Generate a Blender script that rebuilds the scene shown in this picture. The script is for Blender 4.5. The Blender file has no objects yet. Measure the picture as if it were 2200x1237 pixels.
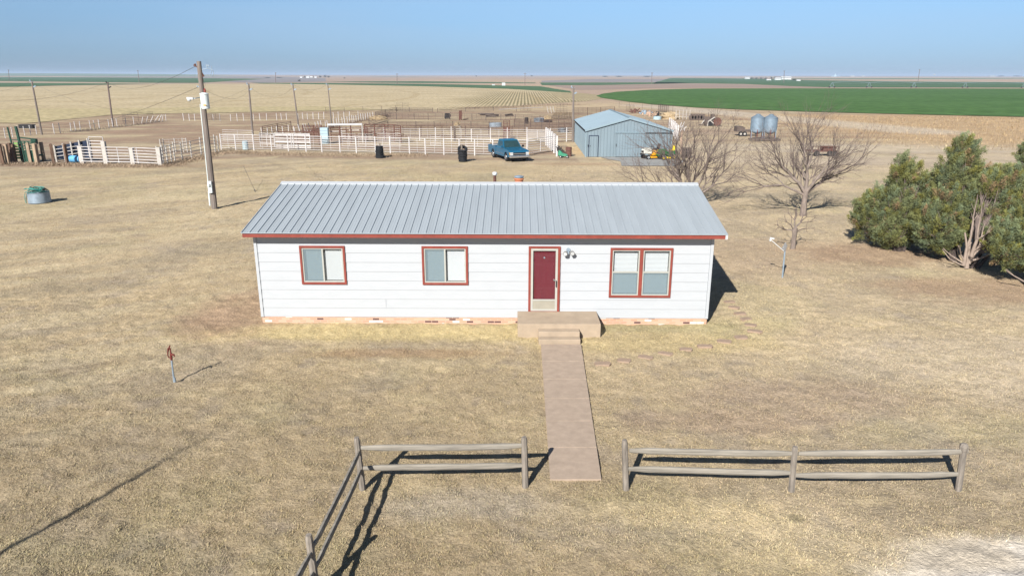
import bpy, math, random
import numpy as np
from mathutils import Vector, Matrix
random.seed(7); rng=np.random.default_rng(11)
C=bpy.context.scene.collection; sc=bpy.context.scene
R=math.radians
# ---------------------------------------------------------------- camera
F=1525.0; HOR=161.0; H=7.4; ROLL=R(0.1); PI=math.pi
pt=math.atan((618.5-HOR)/F); cp,sp=math.cos(pt),math.sin(pt)
def ray(x,y):
    u=x-1100.; v=y-618.5
    u,v=u*math.cos(ROLL)+v*math.sin(ROLL), -u*math.sin(ROLL)+v*math.cos(ROLL)
    return u, F*cp-v*sp, -F*sp-v*cp
def G(x,y,z=0.0):
    """where the sight line through a photo pixel meets height z"""
    d=ray(x,y); t=(z-H)/d[2]; return Vector((d[0]*t,d[1]*t,z))
def Z(x,y,Y):
    d=ray(x,y); t=Y/d[1]; return Vector((d[0]*t,Y,H+d[2]*t))
cam=bpy.data.cameras.new('camera'); co=bpy.data.objects.new('camera',cam); C.objects.link(co)
Rt=Vector((1,0,0)); Dn=Vector((0,-sp,-cp)); Fw=Vector((0,cp,-sp))
cX=math.cos(ROLL)*Rt-math.sin(ROLL)*Dn; cY=-(math.sin(ROLL)*Rt+math.cos(ROLL)*Dn)
m3=Matrix((cX,cY,-Fw)).transposed(); mm=m3.to_4x4(); mm.translation=(0,0,H); co.matrix_world=mm
cam.sensor_width=36; cam.lens=F/2200*36; cam.clip_end=60000; cam.clip_start=0.2
sc.camera=co
# ---------------------------------------------------------------- light
AZ=R(24.0); EL=R(34.0)
sun=bpy.data.lights.new('sun','SUN'); sun.energy=5.0; sun.angle=R(0.53); sun.color=(1,0.955,0.88)
so=bpy.data.objects.new('sun',sun); C.objects.link(so)
dirv=Vector((math.sin(AZ)*math.cos(EL),math.cos(AZ)*math.cos(EL),-math.sin(EL)))
so.rotation_euler=dirv.to_track_quat('-Z','Y').to_euler(); so.location=(-20,-30,40)
w=bpy.data.worlds.new('World'); sc.world=w; w.use_nodes=True; nt=w.node_tree; nt.nodes.clear()
sky=nt.nodes.new('ShaderNodeTexSky'); sky.sky_type='NISHITA'; sky.sun_disc=False
sky.sun_elevation=EL; sky.sun_rotation=PI+AZ; sky.altitude=2500; sky.air_density=1.0; sky.dust_density=0.15; sky.ozone_density=3.0
bg=nt.nodes.new('ShaderNodeBackground'); bg.inputs[1].default_value=0.05
ow=nt.nodes.new('ShaderNodeOutputWorld'); tcw=nt.nodes.new('ShaderNodeTexCoord'); sz=nt.nodes.new('ShaderNodeSeparateXYZ'); nt.links.new(tcw.outputs['Generated'],sz.inputs[0])
rw=nt.nodes.new('ShaderNodeValToRGB'); e_=rw.color_ramp.elements; e_[0].position=0; e_[0].color=(.38,.50,.80,1); q2_=e_.new(.045); q2_.color=(.60,.70,.90,1); e_[1].position=.22; e_[1].color=(1,1,1,1); q_=e_.new(.095); q_.color=(.98,1.10,1.20,1)
mw=nt.nodes.new('ShaderNodeMixRGB'); mw.blend_type='MULTIPLY'; mw.inputs[0].default_value=1; nt.links.new(sz.outputs[2],rw.inputs[0]); nt.links.new(sky.outputs[0],mw.inputs[1]); nt.links.new(rw.outputs[0],mw.inputs[2]); mpw=nt.nodes.new('ShaderNodeMapping'); mpw.inputs['Scale'].default_value=(1.2,1.2,9); nt.links.new(tcw.outputs['Generated'],mpw.inputs[0])
nzw=nt.nodes.new('ShaderNodeTexNoise'); nzw.inputs['Scale'].default_value=1.6; nzw.inputs['Detail'].default_value=5; nt.links.new(mpw.outputs[0],nzw.inputs[0])
rmw=nt.nodes.new('ShaderNodeMapRange'); rmw.inputs[1].default_value=.42; rmw.inputs[2].default_value=.75; rmw.inputs[3].default_value=0; rmw.inputs[4].default_value=.22; nt.links.new(nzw.outputs[0],rmw.inputs[0])
mw2=nt.nodes.new('ShaderNodeMixRGB'); mw2.inputs[2].default_value=(5.6,7.1,9.2,1); nt.links.new(rmw.outputs[0],mw2.inputs[0]); nt.links.new(mw.outputs[0],mw2.inputs[1]); nt.links.new(mw2.outputs[0],bg.inputs[0]); nt.links.new(bg.outputs[0],ow.inputs[0])
sc.view_settings.view_transform='Standard'; sc.view_settings.look='None'; sc.view_settings.gamma=1; sc.view_settings.exposure=0.8
sc.cycles.use_denoising=True
sc.cycles.max_bounces=5; sc.cycles.volume_bounces=0; sc.cycles.transparent_max_bounces=12
# ---------------------------------------------------------------- materials
def mat(name,rgb,rough=.8,var=.15,scale=3.,metal=0.,bump=0.,bscale=None,rgb2=None,spec=.3,stretch=None,detail=4):
    m=bpy.data.materials.new(name); m.use_nodes=True; n=m.node_tree.nodes; l=m.node_tree.links
    b=n['Principled BSDF']; b.inputs['Roughness'].default_value=rough; b.inputs['Metallic'].default_value=metal
    b.inputs['Specular IOR Level'].default_value=spec
    tc=n.new('ShaderNodeTexCoord'); mp=n.new('ShaderNodeMapping'); l.new(tc.outputs['Object'],mp.inputs[0])
    if stretch: mp.inputs['Scale'].default_value=stretch
    nz=n.new('ShaderNodeTexNoise'); nz.inputs['Scale'].default_value=scale; nz.inputs['Detail'].default_value=detail; nz.inputs['Roughness'].default_value=.65
    l.new(mp.outputs[0],nz.inputs[0])
    cr=n.new('ShaderNodeValToRGB'); cr.color_ramp.elements[0].position=.3; cr.color_ramp.elements[1].position=.7
    a=[max(0,c*(1-var)) for c in rgb]; c2=rgb2 if rgb2 else [min(1,c*(1+var)) for c in rgb]
    cr.color_ramp.elements[0].color=(*a,1); cr.color_ramp.elements[1].color=(*c2,1)
    l.new(nz.outputs[0],cr.inputs[0]); l.new(cr.outputs[0],b.inputs['Base Color'])
    if bump:
        n2=n.new('ShaderNodeTexNoise'); n2.inputs['Scale'].default_value=bscale or scale*4; n2.inputs['Detail'].default_value=5
        l.new(mp.outputs[0],n2.inputs[0]); bp=n.new('ShaderNodeBump'); bp.inputs['Strength'].default_value=1; bp.inputs['Distance'].default_value=bump
        l.new(n2.outputs[0],bp.inputs['Height']); l.new(bp.outputs[0],b.inputs['Normal'])
    return m
def colmat(name,rough=.9,fscale=0,famt=.25,bump=0.,bscale=10.,transl=0):
    """base colour from the mesh's own colour attribute, broken up by fine procedural noise"""
    m=bpy.data.materials.new(name); m.use_nodes=True; n=m.node_tree.nodes; l=m.node_tree.links
    b=n['Principled BSDF']; b.inputs['Roughness'].default_value=rough; b.inputs['Specular IOR Level'].default_value=.15
    at=n.new('ShaderNodeAttribute'); at.attribute_name='Col'
    if fscale:
        tc=n.new('ShaderNodeTexCoord'); last=at.outputs['Color']
        for s,a in ((fscale,famt),(fscale*.22,famt*.6),(fscale*.03,famt*.6)):
            nz=n.new('ShaderNodeTexNoise'); nz.inputs['Scale'].default_value=s; nz.inputs['Detail'].default_value=5; nz.inputs['Roughness'].default_value=.7
            l.new(tc.outputs['Object'],nz.inputs[0])
            mr=n.new('ShaderNodeMapRange'); mr.inputs[1].default_value=.3; mr.inputs[2].default_value=.7
            mr.inputs[3].default_value=1-a; mr.inputs[4].default_value=1+a; l.new(nz.outputs[0],mr.inputs[0])
            mx=n.new('ShaderNodeVectorMath'); mx.operation='SCALE'; l.new(last,mx.inputs[0]); l.new(mr.outputs[0],mx.inputs['Scale']); last=mx.outputs[0]
        l.new(last,b.inputs['Base Color'])
        if bump:
            n2=n.new('ShaderNodeTexNoise'); n2.inputs['Scale'].default_value=bscale; n2.inputs['Detail'].default_value=6; n2.inputs['Roughness'].default_value=.65
            l.new(tc.outputs['Object'],n2.inputs[0]); bp=n.new('ShaderNodeBump'); bp.inputs['Strength'].default_value=1; bp.inputs['Distance'].default_value=bump
            l.new(n2.outputs[0],bp.inputs['Height']); l.new(bp.outputs[0],b.inputs['Normal'])
    else: l.new(at.outputs['Color'],b.inputs['Base Color'])
    return m
M={}
def mk(k,*a,**kw): M[k]=mat(k,*a,**kw)
mk('siding_paint',(.385,.405,.43),rough=.55,var=.03,scale=1.5,stretch=(1,1,4))
mk('trim_red',(.205,.045,.033),rough=.6,var=.18,scale=3,stretch=(1,1,1))
mk('roof_metal',(.295,.33,.36),rough=.42,var=.07,scale=1.2,stretch=(2.5,.25,.25),spec=.5)
mk('ridge_metal',(.40,.42,.445),rough=.4,var=.03)
mk('white_paint',(.46,.465,.48),rough=.6,var=.07,scale=2)
mk('white_worn',(.42,.395,.365),rough=.75,var=.18,scale=6)
mk('pipe_white',(.50,.47,.465),rough=.55,var=.1,scale=1.2,rgb2=(.58,.565,.56))
mk('frame_beige',(.36,.36,.33),rough=.5,var=.05)
mk('door_red',(.125,.007,.02),rough=.35,var=.08,scale=2,spec=.5)
mk('panel_beige',(.29,.27,.22),rough=.6,var=.08)
mk('dark',(.015,.015,.017),rough=.6,var=.2)
mk('rubber',(.014,.015,.018),rough=.75,var=.4,scale=5)
mk('rubber_old',(.035,.033,.032),rough=.8,var=.3,scale=5)
mk('chrome',(.6,.62,.65),rough=.25,metal=.9,var=.05)
mk('steel_galv',(.25,.31,.37),rough=.5,metal=.3,var=.2,scale=4)
mk('concrete',(.345,.27,.21),rough=.9,var=.12,scale=5,bump=.004,bscale=60)
mk('concrete_pale',(.34,.27,.20),rough=.9,var=.12,scale=2.5,bump=.004,bscale=60)
mk('apron_concrete',(.25,.25,.245),rough=.9,var=.12,scale=.6)
mk('pole_wood',(.165,.14,.125),rough=.9,var=.28,scale=6,stretch=(1,1,.12),bump=.01,bscale=25)
mk('pole_dark',(.15,.115,.105),rough=.9,var=.3,scale=6,stretch=(1,1,.12))
mk('rail_wood',(.225,.205,.175),rough=.92,var=.34,scale=7,stretch=(.15,1,2.2),bump=.008,bscale=30)
mk('post_wood',(.20,.175,.15),rough=.92,var=.36,scale=9,stretch=(2,2,.25),bump=.01,bscale=30)
mk('tie_wood',(.135,.085,.06),rough=.95,var=.45,scale=5,stretch=(2,2,.3),bump=.01)
mk('tie_pale',(.32,.24,.17),rough=.95,var=.35,scale=5,stretch=(2,2,.3))
mk('rust',(.115,.055,.043),rough=.85,var=.35,scale=5)
mk('rust_pipe',(.10,.062,.05),rough=.85,var=.3,scale=3)
mk('grey_pipe',(.10,.078,.068),rough=.8,var=.3,scale=3)
mk('red_paint',(.12,.022,.018),rough=.6,var=.2)
mk('teal_paint',(.008,.085,.16),rough=.28,var=.06,scale=1,spec=.6)
mk('green_dark',(.012,.05,.032),rough=.6,var=.25)
mk('green_lime',(.16,.30,.08),rough=.6,var=.2)
mk('mower_green',(.015,.11,.03),rough=.35,var=.1,spec=.5)
mk('mower_yellow',(.75,.52,.02),rough=.4,var=.06,spec=.5)
mk('mower_orange',(.60,.30,.015),rough=.4,var=.06,spec=.5)
mk('cream',(.55,.54,.48),rough=.4,var=.05,spec=.5)
mk('light_blue',(.33,.44,.49),rough=.6,var=.08)
mk('sky_blue',(.12,.36,.62),rough=.6,var=.1)
mk('bin_steel',(.15,.20,.25),rough=.6,var=.15,metal=.2)
mk('navy',(.02,.032,.065),rough=.6,var=.3)
mk('shed_blue',(.165,.215,.25),rough=.6,var=.07,scale=1,stretch=(1,1,.3),spec=.3)
mk('shed_trim',(.20,.27,.315),rough=.6,var=.05)
mk('shed_roof',(.185,.245,.29),rough=.5,var=.05,scale=.7)
mk('bark',(.19,.155,.135),rough=.95,var=.35,scale=8,stretch=(1,1,.3),bump=.01)
mk('twig',(.14,.11,.10),rough=.95,var=.3,scale=4)
mk('dead_wood',(.27,.215,.18),rough=.9,var=.25,scale=10,stretch=(1,1,.2))
mk('hose_teal',(.04,.25,.22),rough=.5,var=.35,scale=8)
mk('hose_green',(.02,.10,.08),rough=.5,var=.2)
mk('transformer',(.55,.61,.62),rough=.5,var=.05,scale=3)
mk('insulator_red',(.22,.04,.03),rough=.5,var=.1)
mk('straw',(.36,.275,.17),rough=.95,var=.3,scale=6,bump=.03)
mk('pallet',(.23,.175,.115),rough=.95,var=.4,scale=6)
mk('cedar',(.38,.27,.20),rough=.9,var=.25,scale=4)
mk('sandstone',(.29,.212,.158),rough=.95,var=.16,scale=7)
mk('farm_white',(.50,.515,.52),rough=.6,var=.04)
mk('far_tree',(.05,.055,.04),rough=1,var=.3,scale=.3)
mk('far_roof',(.25,.2,.18),rough=.8,var=.2)
mk('wire',(.06,.06,.062),rough=.6,var=.1)
mk('blind',(.50,.53,.54),rough=.7,var=.02)
mk('screen_grey',(.2,.2,.2),rough=.9,var=.1)
def glass(name,f,tint=None,cover=0):
    m=bpy.data.materials.new(name); m.use_nodes=True; n=m.node_tree.nodes; l=m.node_tree.links
    n.remove(n['Principled BSDF']); o=n['Material Output']
    t=n.new('ShaderNodeBsdfTransparent'); g=n.new('ShaderNodeBsdfGlossy'); g.inputs['Roughness'].default_value=.02
    mx=n.new('ShaderNodeMixShader'); mx.inputs[0].default_value=f
    if tint: t.inputs[0].default_value=(*tint,1)
    l.new(t.outputs[0],mx.inputs[1]); l.new(g.outputs[0],mx.inputs[2]); last=mx
    if cover:
        d=n.new('ShaderNodeBsdfDiffuse'); d.inputs[0].default_value=(.25,.31,.34,1)
        m2=n.new('ShaderNodeMixShader'); m2.inputs[0].default_value=cover; l.new(mx.outputs[0],m2.inputs[1]); l.new(d.outputs[0],m2.inputs[2]); last=m2
    l.new(last.outputs[0],o.inputs[0]); return m
M['glass']=glass('glass',.045,(.97,.975,.98)); M['insect_screen']=glass('insect_screen',.0,(.9,.95,.97),.36)
M['car_glass']=mat('car_glass',(.02,.045,.05),rough=.08,var=.3,spec=.8)
# brick skirt
def brickmat():
    m=bpy.data.materials.new('brick_skirt'); m.use_nodes=True; n=m.node_tree.nodes; l=m.node_tree.links; b=n['Principled BSDF']; b.inputs['Roughness'].default_value=.9
    tc=n.new('ShaderNodeTexCoord'); sx=n.new('ShaderNodeSeparateXYZ'); cb=n.new('ShaderNodeCombineXYZ'); l.new(tc.outputs['Object'],sx.inputs[0])
    ad=n.new('ShaderNodeMath'); ad.operation='ADD'; l.new(sx.outputs[0],ad.inputs[0]); l.new(sx.outputs[1],ad.inputs[1])
    l.new(ad.outputs[0],cb.inputs[0]); l.new(sx.outputs[2],cb.inputs[1])
    br=n.new('ShaderNodeTexBrick'); br.inputs['Scale'].default_value=1; br.inputs['Brick Width'].default_value=.215; br.inputs['Row Height'].default_value=.075
    br.inputs['Mortar Size'].default_value=.008; br.inputs['Color1'].default_value=(0,0,0,1); br.inputs['Color2'].default_value=(1,1,1,1); br.inputs['Mortar'].default_value=(.5,.5,.5,1)
    l.new(cb.outputs[0],br.inputs[0]); cr=n.new('ShaderNodeValToRGB'); cr.color_ramp.interpolation='CONSTANT'
    e=cr.color_ramp.elements; e[0].color=(.10,.05,.045,1); e[0].position=0; e[1].position=.085; e[1].color=(.42,.245,.17,1)
    for p,c in ((.35,(.50,.31,.22)),(.6,(.46,.27,.18)),(.90,(.56,.54,.53))): q=e.new(p); q.color=(*c,1)
    l.new(br.outputs['Color'],cr.inputs[0]); mx=n.new('ShaderNodeMixRGB'); mx.inputs[2].default_value=(.46,.33,.26,1)
    l.new(br.outputs['Fac'],mx.inputs[0]); l.new(cr.outputs[0],mx.inputs[1]); l.new(mx.outputs[0],b.inputs['Base Color']); return m
M['brick']=brickmat()
# ---------------------------------------------------------------- mesh builder
class MB:
    def __init__(s,xf=None): s.v=[]; s.f=[]; s.x=xf or Matrix.Identity(4)
    def add(s,vs,fs):
        b=len(s.v); s.v+=[s.x@Vector(p) for p in vs]; s.f+=[tuple(b+i for i in q) for q in fs]; return s
    def box(s,x0,x1,y0,y1,z0,z1):
        return s.add([(x0,y0,z0),(x1,y0,z0),(x1,y1,z0),(x0,y1,z0),(x0,y0,z1),(x1,y0,z1),(x1,y1,z1),(x0,y1,z1)],
            [(0,3,2,1),(4,5,6,7),(0,1,5,4),(1,2,6,5),(2,3,7,6),(3,0,4,7)])
    def beam(s,p0,p1,w,h,up=(0,0,1)):
        p0,p1=Vector(p0),Vector(p1); d=(p1-p0).normalized(); u=Vector(up)
        if abs(d.dot(u))>.98: u=Vector((0,1,0))
        sd=d.cross(u).normalized(); u=sd.cross(d)
        vs=[p+sd*a*w/2+u*b*h/2 for p in (p0,p1) for a,b in ((-1,-1),(1,-1),(1,1),(-1,1))]
        return s.add(vs,[(0,1,2,3),(7,6,5,4),(0,4,5,1),(1,5,6,2),(2,6,7,3),(3,7,4,0)])
    def tube(s,pts,rs,n=8,caps=True):
        pts=[Vector(p) for p in pts]
        if not hasattr(rs,'__len__'): rs=[rs]*len(pts)
        vs=[];fs=[]
        for i,p in enumerate(pts):
            d=(pts[min(i+1,len(pts)-1)]-pts[max(i-1,0)]).normalized()
            a=d.cross(Vector((0,0,1)) if abs(d.z)<.9 else Vector((0,1,0))).normalized(); b=d.cross(a)
            for k in range(n):
                t=2*PI*k/n; vs.append(p+(a*math.cos(t)+b*math.sin(t))*rs[i])
        for i in range(len(pts)-1):
            for k in range(n): fs.append((i*n+k,(i+1)*n+k,(i+1)*n+(k+1)%n,i*n+(k+1)%n))
        if caps: fs.append(tuple(range(n))); fs.append(tuple((len(pts)-1)*n+k for k in reversed(range(n))))
        return s.add(vs,fs)
    def lathe(s,cx,cy,prof,n=20,caps=True):
        vs=[];fs=[]
        for r,z in prof:
            for k in range(n): t=2*PI*k/n; vs.append((cx+r*math.cos(t),cy+r*math.sin(t),z))
        for i in range(len(prof)-1):
            for k in range(n): fs.append((i*n+k,i*n+(k+1)%n,(i+1)*n+(k+1)%n,(i+1)*n+k))
        if caps: fs.append(tuple(reversed(range(n)))); fs.append(tuple((len(prof)-1)*n+k for k in range(n)))
        return s.add(vs,fs)
    def prism(s,poly,axis,a,b):
        """extrude a 2D polygon; axis 'y': poly in xz; 'x': poly in yz; 'z': poly in xy"""
        n=len(poly)
        def P(q,t): return {'y':(q[0],t,q[1]),'x':(t,q[0],q[1]),'z':(q[0],q[1],t)}[axis]
        vs=[P(q,a) for q in poly]+[P(q,b) for q in poly]
        return s.add(vs,[tuple(range(n)),tuple(range(2*n-1,n-1,-1))]+[(i,n+i,n+(i+1)%n,(i+1)%n) for i in range(n)])
    def quad(s,*p): return s.add(p,[tuple(range(len(p)))])
    def build(s,name,m,parent=None,smooth=False,loc=None,bevel=0):
        root=parent; 
        while root is not None and root.parent is not None: root=root.parent
        if root is not None: base=root.location.copy()
        elif loc is not None: base=Vector(loc)
        else:
            a=np.array([tuple(p) for p in s.v]); base=Vector((float(a[:,0].mean()),float(a[:,1].mean()),float(a[:,2].min())))
        me=bpy.data.meshes.new(name); me.from_pydata([tuple(p-base) for p in s.v],[],s.f); me.update()
        if smooth:
            for p in me.polygons: p.use_smooth=True
        me.materials.append(M[m] if isinstance(m,str) else m)
        o=bpy.data.objects.new(name,me); C.objects.link(o)
        if parent is None: o.location=base
        else: o.parent=parent
        if bevel:
            md=o.modifiers.new('bevel','BEVEL'); md.width=bevel; md.segments=2; md.limit_method='ANGLE'
        return o
def tag(o,label=None,cat=None,group=None,kind=None):
    if label: o['label']=label
    if cat: o['category']=cat
    if group: o['group']=group
    if kind: o['kind']=kind
    return o
def thing(name,loc,label,cat,group=None):
    o=bpy.data.objects.new(name,None); C.objects.link(o); o.location=Vector(loc); o.empty_display_size=.2
    return tag(o,label,cat,group)
def copy_tree(o,parent=None):
    c=o.copy(); C.objects.link(c)
    if parent: c.parent=parent
    for ch in [x for x in ALLOBJ(o)]: copy_tree(ch,c)
    return c
def ALLOBJ(o): return [x for x in bpy.data.objects if x.parent==o]
def npmesh(name,V,FI,m,col=None,smooth=False):
    """V (n,3) float, FI (f,k) int"""
    me=bpy.data.meshes.new(name); n=len(V); f,k=FI.shape
    me.vertices.add(n); me.vertices.foreach_set('co',V.astype(np.float32).ravel())
    me.loops.add(f*k); me.loops.foreach_set('vertex_index',FI.astype(np.int32).ravel())
    me.polygons.add(f); me.polygons.foreach_set('loop_start',np.arange(0,f*k,k,dtype=np.int32))
    try: me.polygons.foreach_set('loop_total',np.full(f,k,dtype=np.int32))
    except Exception: pass
    if smooth: me.polygons.foreach_set('use_smooth',np.ones(f,dtype=bool))
    me.update(calc_edges=True)
    if col is not None:
        a=me.attributes.new('Col','FLOAT_COLOR','POINT'); c4=np.ones((n,4),np.float32); c4[:,:3]=col; a.data.foreach_set('color',c4.ravel())
    me.materials.append(m); o=bpy.data.objects.new(name,me); C.objects.link(o); return o
# ---------------------------------------------------------------- numpy noise
def vn(x,y,seed=0):
    xi=np.floor(x).astype(np.int64); yi=np.floor(y).astype(np.int64); fx=x-xi; fy=y-yi
    def h(a,b):
        n=(a*374761393+b*668265263+seed*1442695041)&0xffffffff; n=((n^(n>>13))*1274126177)&0xffffffff; n=n^(n>>16); return (n&0xffff)/65535.
    u=fx*fx*(3-2*fx); v=fy*fy*(3-2*fy)
    return (h(xi,yi)*(1-u)+h(xi+1,yi)*u)*(1-v)+(h(xi,yi+1)*(1-u)+h(xi+1,yi+1)*u)*v
def fbm(x,y,o=4,seed=0,g=.55):
    s=0;a=1;t=0
    for i in range(o): s=s+a*vn(x*2**i+17.3*i,y*2**i-9.1*i,seed+i); t+=a; a*=g
    return s/t
def ss(x,a,b): t=np.clip((x-a)/(b-a),0,1); return t*t*(3-2*t)
def blob(X,Y,cx,cy,rx,ry,soft=.5,seed=5,j=.5):
    d=np.sqrt(((X-cx)/rx)**2+((Y-cy)/ry)**2)+j*(fbm(X*1.1,Y*1.1,4,seed)-.5)*2
    return 1-ss(d,1-soft,1+soft)
def lerp(c,k,m): return c*(1-m[...,None])+np.array(k)*m[...,None]
def ground_colour(X,Y):
    n1=fbm(X*.35,Y*.35,5,1); n2=fbm(X*1.3,Y*1.3,5,21); n3=fbm(X*.09,Y*.05,4,31); n4=fbm(X*.5,Y*1.6,5,41)
    c=np.zeros(X.shape+(3,))+np.array((.395,.31,.19))
    c=lerp(c,(.44,.355,.235),ss(X,-2,12)*.8)                    # paler, sandier to the right
    c=lerp(c,(.325,.265,.185),ss(n1,.5,.68)*.65)                # greyer thatch
    c=lerp(c,(.30,.25,.20),ss(n2,.58,.74)*.5)
    c=lerp(c,(.46,.375,.225),ss(n4,.55,.72)*.5)
    c=lerp(c,(.33,.305,.16),ss(fbm(X*.22,Y*.22,4,77),.58,.7)*.25)
    c=c*(1-.20*(1-ss(Y,10,24))*(1-.5*ss(X,0,10)))[...,None]   # near lawn darker: shade among the grass blades painted into the colour
    u_=X*.83+Y*.56; v_=-X*.56+Y*.83; n7=fbm(u_*.12,v_*.9,4,91); lf=1-ss(X,-12,-4)
    c=lerp(c,(.31,.26,.18),ss(n7,.52,.64)*.5*lf); c=lerp(c,(.47,.395,.255),ss(n7,.46,.34)*.45*lf)
    # the lawn's own patches
    def P(px,py,rx,ry,k,a,sd,soft=.5,j=.5):
        nonlocal c
        g=G(px,py); c=lerp(c,k,blob(X,Y,g.x,g.y,rx,ry,soft,sd,j)*a)
    dirt=(.31,.20,.13); yel=(.45,.36,.175); dry=(.47,.385,.26)
    P(840,712,5.6,.8,yel,.95,101); P(1400,735,3.6,.8,yel,.7,102); P(1370,700,3.0,.5,(.30,.27,.13),.6,103)
    P(520,670,1.5,2.6,dirt,.75,104); P(880,758,2.4,.35,(.30,.2,.11),.7,105); P(430,790,1.6,.9,(.33,.27,.2),.35,106)
    P(1710,850,2.6,1.0,(.31,.235,.17),.75,107); P(1560,900,2.2,.6,(.31,.23,.165),.7,108); P(1560,700,1.8,1.0,(.42,.36,.17),.4,109)
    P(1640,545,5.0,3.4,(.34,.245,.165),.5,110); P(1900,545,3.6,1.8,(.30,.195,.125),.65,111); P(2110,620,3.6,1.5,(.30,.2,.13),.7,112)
    P(1700,1120,2.0,.6,dry,.45,113,.7); P(2100,780,4,2.2,(.44,.37,.28),.5,114); P(1290,1140,1.6,.6,(.37,.32,.25),.3,115)
    P(1020,1080,1.5,.5,(.33,.29,.24),.55,116); P(1710,1112,.14,.12,(.12,.11,.07),.8,120,.5,.2); P(1500,1100,2.2,.35,(.42,.34,.2),.6,117)
    P(2215,1225,2.0,.8,(.62,.60,.58),.95,118,.35,.35); P(1980,1190,1.8,.5,(.46,.37,.24),.6,119)
    P(1330,390,5,2.4,(.37,.28,.19),.35,121); P(1240,352,4,1.1,(.33,.225,.14),.7,122); P(1400,385,3,1,(.45,.38,.23),.5,123)
    P(1240,325,3.2,4,(.47,.34,.19),.85,124); P(1700,420,9,1.4,(.28,.24,.18),.45,125); P(1640,395,9,1,(.47,.39,.24),.5,126)
    P(1720,368,9,1,(.45,.36,.24),.5,127); P(1900,345,16,4,(.40,.33,.26),.6,128); P(1820,318,22,5,(.40,.35,.29),.7,129)
    # corral ground beyond the white fence line
    yl=np.where(X<-22,61+.28*(X+41),67+(-X-22)*.08); yl=np.where(X<-22,np.clip(58+(X+41)*.55,58,70),yl)
    mcor=ss(Y+(n4-.5)*6,yl-1.5,yl+2.5)*(1-ss(Y,140,190)); mcor=mcor*np.where(X>6,ss(Y,78,90),1)
    k=np.array((.265,.205,.15)); c=lerp(c,k,mcor*.8)
    n5=fbm(X*.12,Y*.45,5,61); c=lerp(c,(.26,.185,.135),mcor*ss(n5,.48,.6)*.85); c=lerp(c,(.44,.37,.25),mcor*ss(n5,.50,.34)*.6)
    c=lerp(c,(.255,.175,.12),blob(X,Y,-12,yl+.8,18,1.3,.6,62,.5)*.7); c=lerp(c,(.255,.175,.12),blob(X,Y,-34,60.5,11,1.6,.6,63,.5)*.6)
    # banding of the worn yard right of the shed
    mr=ss(Y,42,60)*ss(X,8,20)*(1-ss(Y,120,150)); n6=fbm(X*.05,Y*.5,5,71); c=lerp(c,(.36,.29,.215),mr*ss(n6,.48,.62)*.8); c=lerp(c,(.44,.365,.26),mr*ss(n6,.45,.3)*.6)
    # orange brown tall grass strip right
    mt=ss(X,38,52)*ss(Y+(n4-.5)*10,72,84)*(1-ss(Y,140,150)); c=lerp(c,(.375,.27,.165),mt*.8)
    # pale track skirting the green field
    g0,g1=G(1440,232),G(1760,262); tt=np.clip(((X-g0.x)*(g1.x-g0.x)+(Y-g0.y)*(g1.y-g0.y))/((g1-g0).length**2),-.3,1.4)
    d=np.hypot(X-(g0.x+tt*(g1.x-g0.x)),Y-(g0.y+tt*(g1.y-g0.y))); c=lerp(c,(.43,.38,.32),(1-ss(d,3,8))*.7)
    # open land further out
    far=ss(Y,150,260); k2=fbm(X*.004,Y*.004,4,81); cf=np.zeros(X.shape+(3,))+np.array((.31,.235,.185)); cf=lerp(cf,(.36,.275,.20),ss(k2,.4,.6)); cf=lerp(cf,(.33,.25,.20),ss(fbm(X*.002,Y*.006,3,83),.5,.6)*.6)
    c=c*(1-far[...,None])+cf*far[...,None]
    # distant rise on the left carries a green crop with a bare brown field beside it
    rg=ss(Y,2300,2700)*(1-ss(X/np.maximum(Y,1),-.46,-.34)); c=lerp(c,(.08,.16,.075),rg*.8)
    nr_=(1-ss(Y,60,90))[...,None]; gy=c.mean(-1,keepdims=True)*np.array((1.06,1.0,.93)); c=c*(1-.2*nr_)+gy*.2*nr_; c=c*np.array((1.06,1.03,.98))
    return np.clip(c,0,1)
def axis(segs):
    out=[segs[0][0]]
    for a,b,d,g in segs:
        x=a; st=d
        while x+st<b: x+=st; out.append(x); st*=g
        out.append(b)
    return np.unique(np.round(np.array(out),4))
xs1=axis([(0,21,.09,1.0),(21,60,.25,1.014),(60,30000,1.2,1.07)]); xs=np.unique(np.concatenate((-xs1,xs1)))
ys=axis([(-400,-40,60,1.0),(-40,7,3,1.0),(7,24,.085,1.0),(24,100,.16,1.012),(100,45000,.9,1.04)])
XX,YY=np.meshgrid(xs,ys)
def ground_h(X,Y):
    near=(1-ss(np.abs(Y-25),20,50)); keep=1-blob(X,Y,-.9,24.5,9.5,5.5,.15,3,0)
    z=((fbm(X*1.7,Y*1.7,3,9)-.5)*.06+(fbm(X*5.0,Y*5.0,2,19)-.5)*.075)*near-.02*near
    hill=13*ss(Y,2200,5200)*(1-ss(X/np.maximum(Y,1.),-.70,-.18)); return z+hill
ZZ=ground_h(XX,YY)
nx,ny=len(xs),len(ys); V=np.stack((XX,YY,ZZ),-1).reshape(-1,3)
i=np.arange(nx*ny).reshape(ny,nx); FI=np.stack((i[:-1,:-1],i[:-1,1:],i[1:,1:],i[1:,:-1]),-1).reshape(-1,4)
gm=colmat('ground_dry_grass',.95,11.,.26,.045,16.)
g=npmesh('ground',V,FI,gm,ground_colour(XX,YY).reshape(-1,3),True); tag(g,kind='structure')
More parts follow.
